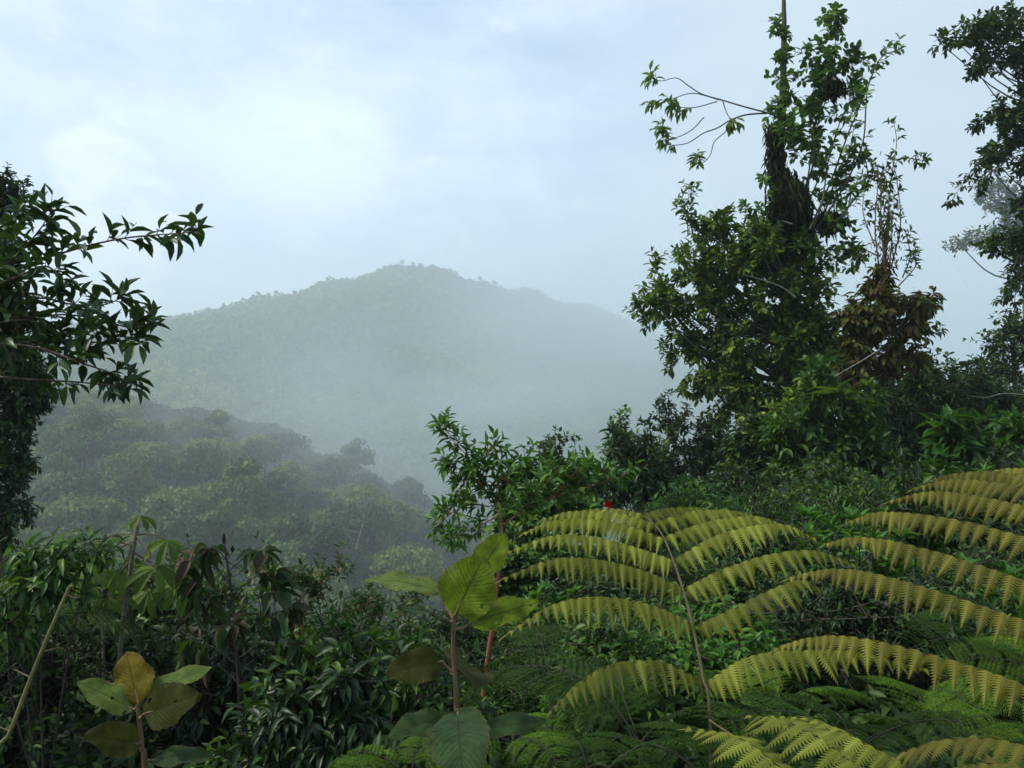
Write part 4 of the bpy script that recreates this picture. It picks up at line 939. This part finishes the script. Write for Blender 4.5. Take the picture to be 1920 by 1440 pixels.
CF = [(1332, 1372, 2.05), (1318, 1270, 2.12), (1300, 1180, 2.25), (1282, 1110, 2.38), (1262, 1050, 2.55), (1240, 1000, 2.75), (1218, 975, 2.98), (1206, 968, 3.06)]
build_fern('golden-green tree fern frond arching up at centre right, leaflets in paired tiers', CF, 2.3, [
    [(1322, 1282, 2.12), (1240, 1243, 2.06), (1150, 1248, 2.0), (1090, 1280, 1.96), (1035, 1332, 1.92)],
    [(1322, 1282, 2.12), (1400, 1235, 2.1), (1500, 1222, 2.08), (1620, 1228, 2.08), (1765, 1265, 2.1)],
    [(1305, 1175, 2.26), (1230, 1140, 2.22), (1130, 1122, 2.16), (1040, 1135, 2.12), (950, 1190, 2.08)],
    [(1305, 1175, 2.26), (1370, 1145, 2.25), (1440, 1110, 2.25), (1500, 1090, 2.26), (1545, 1112, 2.28)],
    [(1283, 1105, 2.40), (1200, 1070, 2.38), (1110, 1050, 2.34), (1030, 1052, 2.3), (940, 1088, 2.27)],
    [(1283, 1105, 2.40), (1350, 1072, 2.42), (1440, 1042, 2.42), (1530, 1035, 2.42), (1605, 1062, 2.42)],
    [(1263, 1052, 2.55), (1190, 1028, 2.55), (1110, 1008, 2.52), (1030, 1008, 2.48), (948, 1038, 2.46)],
    [(1263, 1052, 2.55), (1330, 1012, 2.58), (1400, 990, 2.6), (1470, 985, 2.6), (1528, 1012, 2.6)],
    [(1247, 1012, 2.70), (1170, 985, 2.72), (1100, 975, 2.72), (1030, 980, 2.7), (980, 1002, 2.68)],
    [(1245, 1008, 2.70), (1310, 985, 2.74), (1370, 972, 2.76), (1430, 972, 2.76), (1475, 990, 2.76)],
    [(1228, 984, 2.86), (1170, 966, 2.9), (1110, 960, 2.92), (1060, 962, 2.92), (1015, 978, 2.92)],
    [(1226, 982, 2.86), (1290, 962, 2.92), (1340, 958, 2.95), (1390, 962, 2.97), (1430, 974, 2.97)],
    [(1205, 965, 3.05), (1160, 956, 3.1), (1110, 956, 3.15), (1070, 965, 3.15)],
    [(1205, 965, 3.05), (1250, 955, 3.12), (1300, 953, 3.2), (1350, 960, 3.2)]], 'gold_fern', rr=.0055)
RF = [(2150, 1560, 1.5), (2130, 1350, 1.6), (2100, 1180, 1.75), (2060, 1020, 1.95), (2030, 930, 2.15), (2010, 885, 2.4)]
build_fern('brassy tree fern frond sweeping in from the right edge in long curved tiers', RF, 2, [
    [(2130, 1360, 1.6), (1960, 1300, 1.68), (1800, 1245, 1.74), (1620, 1200, 1.80), (1520, 1198, 1.83), (1450, 1220, 1.86)],
    [(2110, 1220, 1.72), (1950, 1175, 1.8), (1780, 1118, 1.88), (1640, 1078, 1.95), (1550, 1070, 1.98), (1478, 1086, 2.0)],
    [(2080, 1120, 1.82), (1940, 1095, 1.92), (1800, 1050, 2.02), (1680, 1018, 2.1), (1600, 1010, 2.12), (1548, 1022, 2.14)],
    [(2060, 1040, 1.93), (1920, 1008, 2.05), (1800, 978, 2.15), (1700, 964, 2.22), (1640, 964, 2.25), (1592, 980, 2.26)],
    [(2040, 975, 2.05), (1920, 950, 2.18), (1820, 930, 2.28), (1740, 924, 2.32), (1665, 942, 2.35)],
    [(2025, 935, 2.15), (1920, 915, 2.3), (1840, 903, 2.4), (1770, 902, 2.45), (1712, 918, 2.46)],
    [(2015, 905, 2.28), (1920, 892, 2.45), (1850, 886, 2.52), (1790, 890, 2.56), (1750, 900, 2.56)],
    [(2010, 890, 2.4), (1950, 882, 2.55), (1890, 880, 2.62), (1840, 888, 2.62)]], 'brass_fern', .082)
# low golden fronds at the bottom edge
build_fern('golden fern frond at the very bottom, spread flat below the central one', [(1560, 1560, 1.4), (1470, 1470, 1.5), (1400, 1400, 1.62), (1330, 1350, 1.75)], 1.6, [
    [(1640, 1470, 1.42), (1540, 1390, 1.5), (1460, 1352, 1.6), (1400, 1345, 1.68), {'down': .25, 'sidew': 1., 'PL': .085}],
    [(1560, 1560, 1.36), (1470, 1450, 1.44), (1380, 1385, 1.54), (1285, 1368, 1.64), {'down': .25, 'sidew': 1., 'PL': .085}],
    [(1700, 1440, 1.55), (1600, 1385, 1.62), (1520, 1352, 1.72), (1440, 1345, 1.8), {'down': .4, 'sidew': .9}]], 'gold_fern')
build_fern('brassy fern frond cut by the bottom right corner', [(2050, 1600, 1.3), (1980, 1500, 1.38), (1930, 1440, 1.45)], 1.4, [
    [(2000, 1430, 1.4), (1880, 1392, 1.46), (1780, 1390, 1.52), (1700, 1412, 1.58), (1620, 1450, 1.62), {'down': .3, 'sidew': 1., 'PL': .08}],
    [(2020, 1500, 1.3), (1900, 1440, 1.36), (1800, 1440, 1.4), {'down': .3, 'sidew': 1., 'PL': .08}]], 'brass_fern')

# green and dark understory ferns: arching fronds with simple pinnae, copied
def frond_mesh(L=.9, mat='green_fern', npair=20, arch=.35):
    ml, mt = MB(), MB(); t = np.linspace(0, 1, 24); ln = np.stack([np.zeros(24), L * t * (1 - .1 * t), L * (.75 * t - .95 * t ** 2) * arch * 2], -1); tube(mt, ln, .006, .0015, 5)
    for k in range(npair):
        f = .18 + .8 * k / npair; i = int(f * 23); c = ln[i]; pl = L * .36 * math.sin(math.pi * min(1, (f - .02)) ** .9) ** .8 + .02; tn = unit((ln[min(i + 1, 23)] - ln[i - 1])[None])[0]
        for sg in (-1, 1):
            e = c + np.array([sg * pl, 0, 0]) + tn * pl * .35 + np.array([0, 0, -pl * .28]); m = (c + e) / 2 + np.array([0, 0, pl * .10])
            pinna(ml, mt, [c, m, e], .040 * L * (.5 + .5 * pl / (L * .36)), max(9, int(pl / .0125)), T_PINN_LO, 1.0, .35, .6, .0010, .27)
    return ml.mesh('frond', M[mat]), mt.mesh('frond_midrib', M['dark_stem'])
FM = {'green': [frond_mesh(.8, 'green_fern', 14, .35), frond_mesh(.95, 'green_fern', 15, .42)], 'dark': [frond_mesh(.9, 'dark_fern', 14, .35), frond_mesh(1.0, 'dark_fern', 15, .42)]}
def fern_clump(label, u, v, d, kind, n=6, s=1.0, angs=None):
    c = P(u, v + 25, d)
    root = empty('fern', c, label, 'fern')
    mk = MB(); g = float(ground_z(c[0], c[1])); tube(mk, smooth_line([np.array([c[0], c[1], min(g, c[2] - .1)]), c + np.array([.01, .01, 0])], 8), .03 * s, .022 * s, 8, wob=.3); mk.build('stalk', M['bark'], root)
    n = max(4, n - 2)
    for k in range(n):
        me, mr = random.choice(FM[kind]); a = (angs[k] if angs else k * 6.28 / n + rng.normal() * .35); o = bpy.data.objects.new('frond', me); COL.objects.link(o); o.parent = root
        o.rotation_euler = (rng.uniform(-.15, .45), rng.normal() * .3, a); q = s * rng.uniform(.6, 1.25); o.scale = (q, q, q)
        r = bpy.data.objects.new('midrib', mr); COL.objects.link(r); r.parent = o
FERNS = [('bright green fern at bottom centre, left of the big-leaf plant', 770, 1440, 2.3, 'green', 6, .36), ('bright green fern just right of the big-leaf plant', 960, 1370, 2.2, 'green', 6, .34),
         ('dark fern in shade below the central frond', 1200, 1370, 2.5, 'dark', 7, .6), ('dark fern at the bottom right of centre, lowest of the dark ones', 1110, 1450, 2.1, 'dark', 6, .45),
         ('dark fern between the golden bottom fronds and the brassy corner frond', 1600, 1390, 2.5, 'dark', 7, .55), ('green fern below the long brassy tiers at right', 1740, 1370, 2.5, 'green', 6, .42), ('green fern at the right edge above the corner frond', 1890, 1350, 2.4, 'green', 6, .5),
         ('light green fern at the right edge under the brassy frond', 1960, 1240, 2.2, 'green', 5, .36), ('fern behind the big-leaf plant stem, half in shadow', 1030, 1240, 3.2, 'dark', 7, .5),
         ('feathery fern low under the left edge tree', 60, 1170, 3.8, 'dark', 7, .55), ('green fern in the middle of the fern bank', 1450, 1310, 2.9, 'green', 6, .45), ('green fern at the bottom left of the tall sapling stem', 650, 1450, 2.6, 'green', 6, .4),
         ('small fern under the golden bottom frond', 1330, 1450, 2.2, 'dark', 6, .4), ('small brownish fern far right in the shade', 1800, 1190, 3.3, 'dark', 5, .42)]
for a in FERNS: fern_clump(*a)

# ------------------------------------------------------------------ understory shrubs: a few kinds built once, copied over the near slope
def under_proto(kind):
    mt, ml = MB(), MB()
    spd = {'small': Spec(.036, .016, 8, .15, T_MID, .1, .9, 3, .5), 'broad': Spec(.062, .026, 7, .15, T_LANCE, .35, .9, 3, .4), 'narrow': Spec(.075, .017, 9, .15, T_LANCE, .25, .7, 4, .6), 'rosette': Spec(.085, .027, 11, .2, T_LANCE, .1, 1.1, 9, .7)}[kind]
    n = 44; C = rand_dir(n) * np.array([.38, .38, .26]) * (rng.random((n, 1)) ** .4) + np.array([0, 0, .42]); R = np.full(n, .14)
    for c in C[::2]: tube(mt, smooth_line([np.array([0, 0, -.2]), c * np.array([.4, .4, .5]), c], 7), .008, .003, 4)
    clump_spray(ml, mt, C, R, spd, 7 if kind != 'rosette' else 3)
    return mt, ml
UNDER = {}
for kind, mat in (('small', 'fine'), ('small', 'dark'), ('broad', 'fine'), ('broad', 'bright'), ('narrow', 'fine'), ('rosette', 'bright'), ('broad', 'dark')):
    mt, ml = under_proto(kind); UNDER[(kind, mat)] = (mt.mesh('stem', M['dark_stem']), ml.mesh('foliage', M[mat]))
WORD = {('small', 'fine'): 'small-leaved green', ('small', 'dark'): 'small-leaved dark', ('broad', 'fine'): 'pointed-leaf green', ('broad', 'bright'): 'bright pointed-leaf', ('narrow', 'fine'): 'narrow-leaved green', ('rosette', 'bright'): 'rosette-leaved bright', ('broad', 'dark'): 'pointed-leaf dark'}
def build_under():
    zones = [ # name, u0,u1,d0,d1,spacing, weights key list
      ('on the bank behind the ferns', 930, 1960, 3.6, 8.6, .60, ['small/fine', 'broad/fine', 'broad/bright', 'small/dark', 'rosette/bright', 'narrow/fine', 'broad/dark']),
      ('at the foot of the tall tree', 1100, 1960, 9.0, 12, 1.5, ['broad/dark', 'small/dark', 'broad/fine']),
      ('on the shaded slope at lower left', -60, 900, 3.6, 10.5, .66, ['small/dark', 'broad/dark', 'broad/dark', 'small/dark', 'small/dark', 'broad/dark', 'small/fine', 'broad/fine', 'narrow/fine']),  # mostly dark leaves: the slope's shade is put into their colour
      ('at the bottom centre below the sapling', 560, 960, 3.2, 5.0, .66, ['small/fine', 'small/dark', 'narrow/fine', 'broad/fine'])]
    n = 0
    for zn, u0, u1, d0, d1, sp, ks in zones:
        pts = scatter(u0, u1, d0, d1, sp, 500)
        for x, y in pts:
            kk = random.choice(ks); kk = kk if y < 6.3 or 'left' in zn or random.random() < .2 else random.choice(['broad/dark', 'small/dark']); k = tuple(kk.split('/')); ms, mf = UNDER[k]; z = float(ground_z(x, y))  # farther shrubs switch to dark leaves, shade painted as leaf colour
            s = rng.uniform(.75, 1.3)
            if 720 - (z + .7 * s) / y * F > 1430: continue
            if 850 < 960 + x / y * F < 985 and y < 5.2: continue
            uu = 960 + x / y * F
            if 150 < uu < 330 and y < 4.6: continue
            if 'left' in zn and uu > 430:      # the bank falls away here: low, open growth above the gully
                if y > 7.2 or random.random() < .35: continue
                s *= .72
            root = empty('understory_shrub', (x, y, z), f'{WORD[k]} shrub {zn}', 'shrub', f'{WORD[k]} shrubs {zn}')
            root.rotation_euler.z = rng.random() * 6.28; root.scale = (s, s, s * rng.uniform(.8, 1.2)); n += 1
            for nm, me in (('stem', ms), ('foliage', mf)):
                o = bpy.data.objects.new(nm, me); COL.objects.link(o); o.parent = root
    print('understory', n)
build_under()
def build_cover():
    mb = MB(); n = 52000; U = rng.uniform(-250, 2150, n); D = 1.6 + 26 * rng.random(n) ** 1.5; x = (U - 960) / F * D; z = ground_z(x, D)
    pos = np.stack([x, D, z + rng.random(n) * .16 * (1 + D * .05)], -1); d = rand_dir(n) * np.array([1, 1, .4]) + np.array([0, 0, .15])
    leaves(mb, pos, d, UP + rng.normal(size=(n, 3)) * .4, (.05 + .05 * rng.random(n)) * (1 + D * .08), (.022 + .02 * rng.random(n)) * (1 + D * .08), T_MID)
    tag(mb.build('ground_cover', M['dark']), kind='stuff')
build_cover()

# ------------------------------------------------------------------ air: even haze round everything
def volume_mat(name, dens, col, aniso=0.3):
    m = bpy.data.materials.new(name); m.use_nodes = True; t = NT(m.node_tree)
    for n in list(t.n): t.n.remove(n)
    out = t.new('ShaderNodeOutputMaterial'); v = t.new('ShaderNodeVolumePrincipled'); v.inputs['Density'].default_value = dens
    v.inputs['Color'].default_value = (*col, 1); v.inputs['Anisotropy'].default_value = aniso; t.link(v.outputs[0], out.inputs['Volume']); return m
def box_mesh(name, lo, hi, mat):
    x0, y0, z0 = lo; x1, y1, z1 = hi
    V = [(x0, y0, z0), (x1, y0, z0), (x1, y1, z0), (x0, y1, z0), (x0, y0, z1), (x1, y0, z1), (x1, y1, z1), (x0, y1, z1)]
    Fq = [(0, 3, 2, 1), (4, 5, 6, 7), (0, 1, 5, 4), (1, 2, 6, 5), (2, 3, 7, 6), (3, 0, 4, 7)]
    mb = MB(); mb.add(V, Fq); return mb.build(name, mat, smooth=False)
hz = box_mesh('haze', (-6500, -6500, -430), (6500, 6500, 200), volume_mat('haze_air', 0.00090, (.82, .94, 1.0)))
tag(hz, kind='stuff')

def mist_bank(c, r, dens, col, noise_scale, seed):
    """a soft lump of cloud: density fades to nothing at the shell"""
    m = bpy.data.materials.new('mist'); m.use_nodes = True; t = NT(m.node_tree)
    for n in list(t.n): t.n.remove(n)
    out = t.new('ShaderNodeOutputMaterial'); v = t.new('ShaderNodeVolumePrincipled'); v.inputs['Color'].default_value = (*col, 1); v.inputs['Anisotropy'].default_value = .3
    tc = t.new('ShaderNodeTexCoord'); ln = t.new('ShaderNodeVectorMath', operation='LENGTH'); t.link(tc.outputs['Object'], ln.inputs[0])
    fall = t.math('SUBTRACT', 1.0, ln.outputs['Value'], clamp=True); fall = t.math('MULTIPLY', fall, t.math('ADD', 1.0, ln.outputs['Value']))
    nz = t.noise(t.mapping(tc.outputs['Object'], (1, 1, 1), (seed, seed * 2, 0)), noise_scale * 1.7, 3); nz = t.ramp(nz, [(.32, .15), (.68, 1.75)])
    t.link(t.math('MULTIPLY', t.math('MULTIPLY', fall, nz), dens), v.inputs['Density']); t.link(v.outputs[0], out.inputs['Volume'])
    nu, nv = 32, 16; th = np.linspace(0, 2 * math.pi, nu, endpoint=False); ph = np.linspace(.0, math.pi, nv + 1)[1:-1]
    V = [(0, 0, 1.)] + [(math.sin(p) * math.cos(a), math.sin(p) * math.sin(a), math.cos(p)) for p in ph for a in th] + [(0, 0, -1.)]
    mb = MB(); T, Q = [], []
    for j in range(nu):
        j2 = (j + 1) % nu; T.append((0, 1 + j, 1 + j2)); e = 1 + (nv - 2) * nu; T.append((len(V) - 1, e + j2, e + j))
        for i in range(nv - 2): a = 1 + i * nu; Q.append((a + j, a + nu + j, a + nu + j2, a + j2))
    mb.add(V, T); mb.f.append(np.array(Q)); mb.r.append(np.full(len(Q), .5))
    o = mb.build('mist', m); o.location = [float(x) for x in c]; o.scale = r; tag(o, kind='stuff')
mist_bank(P(1260, 640, 620), (220, 170, 130), .0034, (.86, .95, 1.0), 1.3, 3.1)
mist_bank(P(740, 845, 235), (90, 75, 46), .0056, (.85, .95, 1.0), 1.5, 7.7)
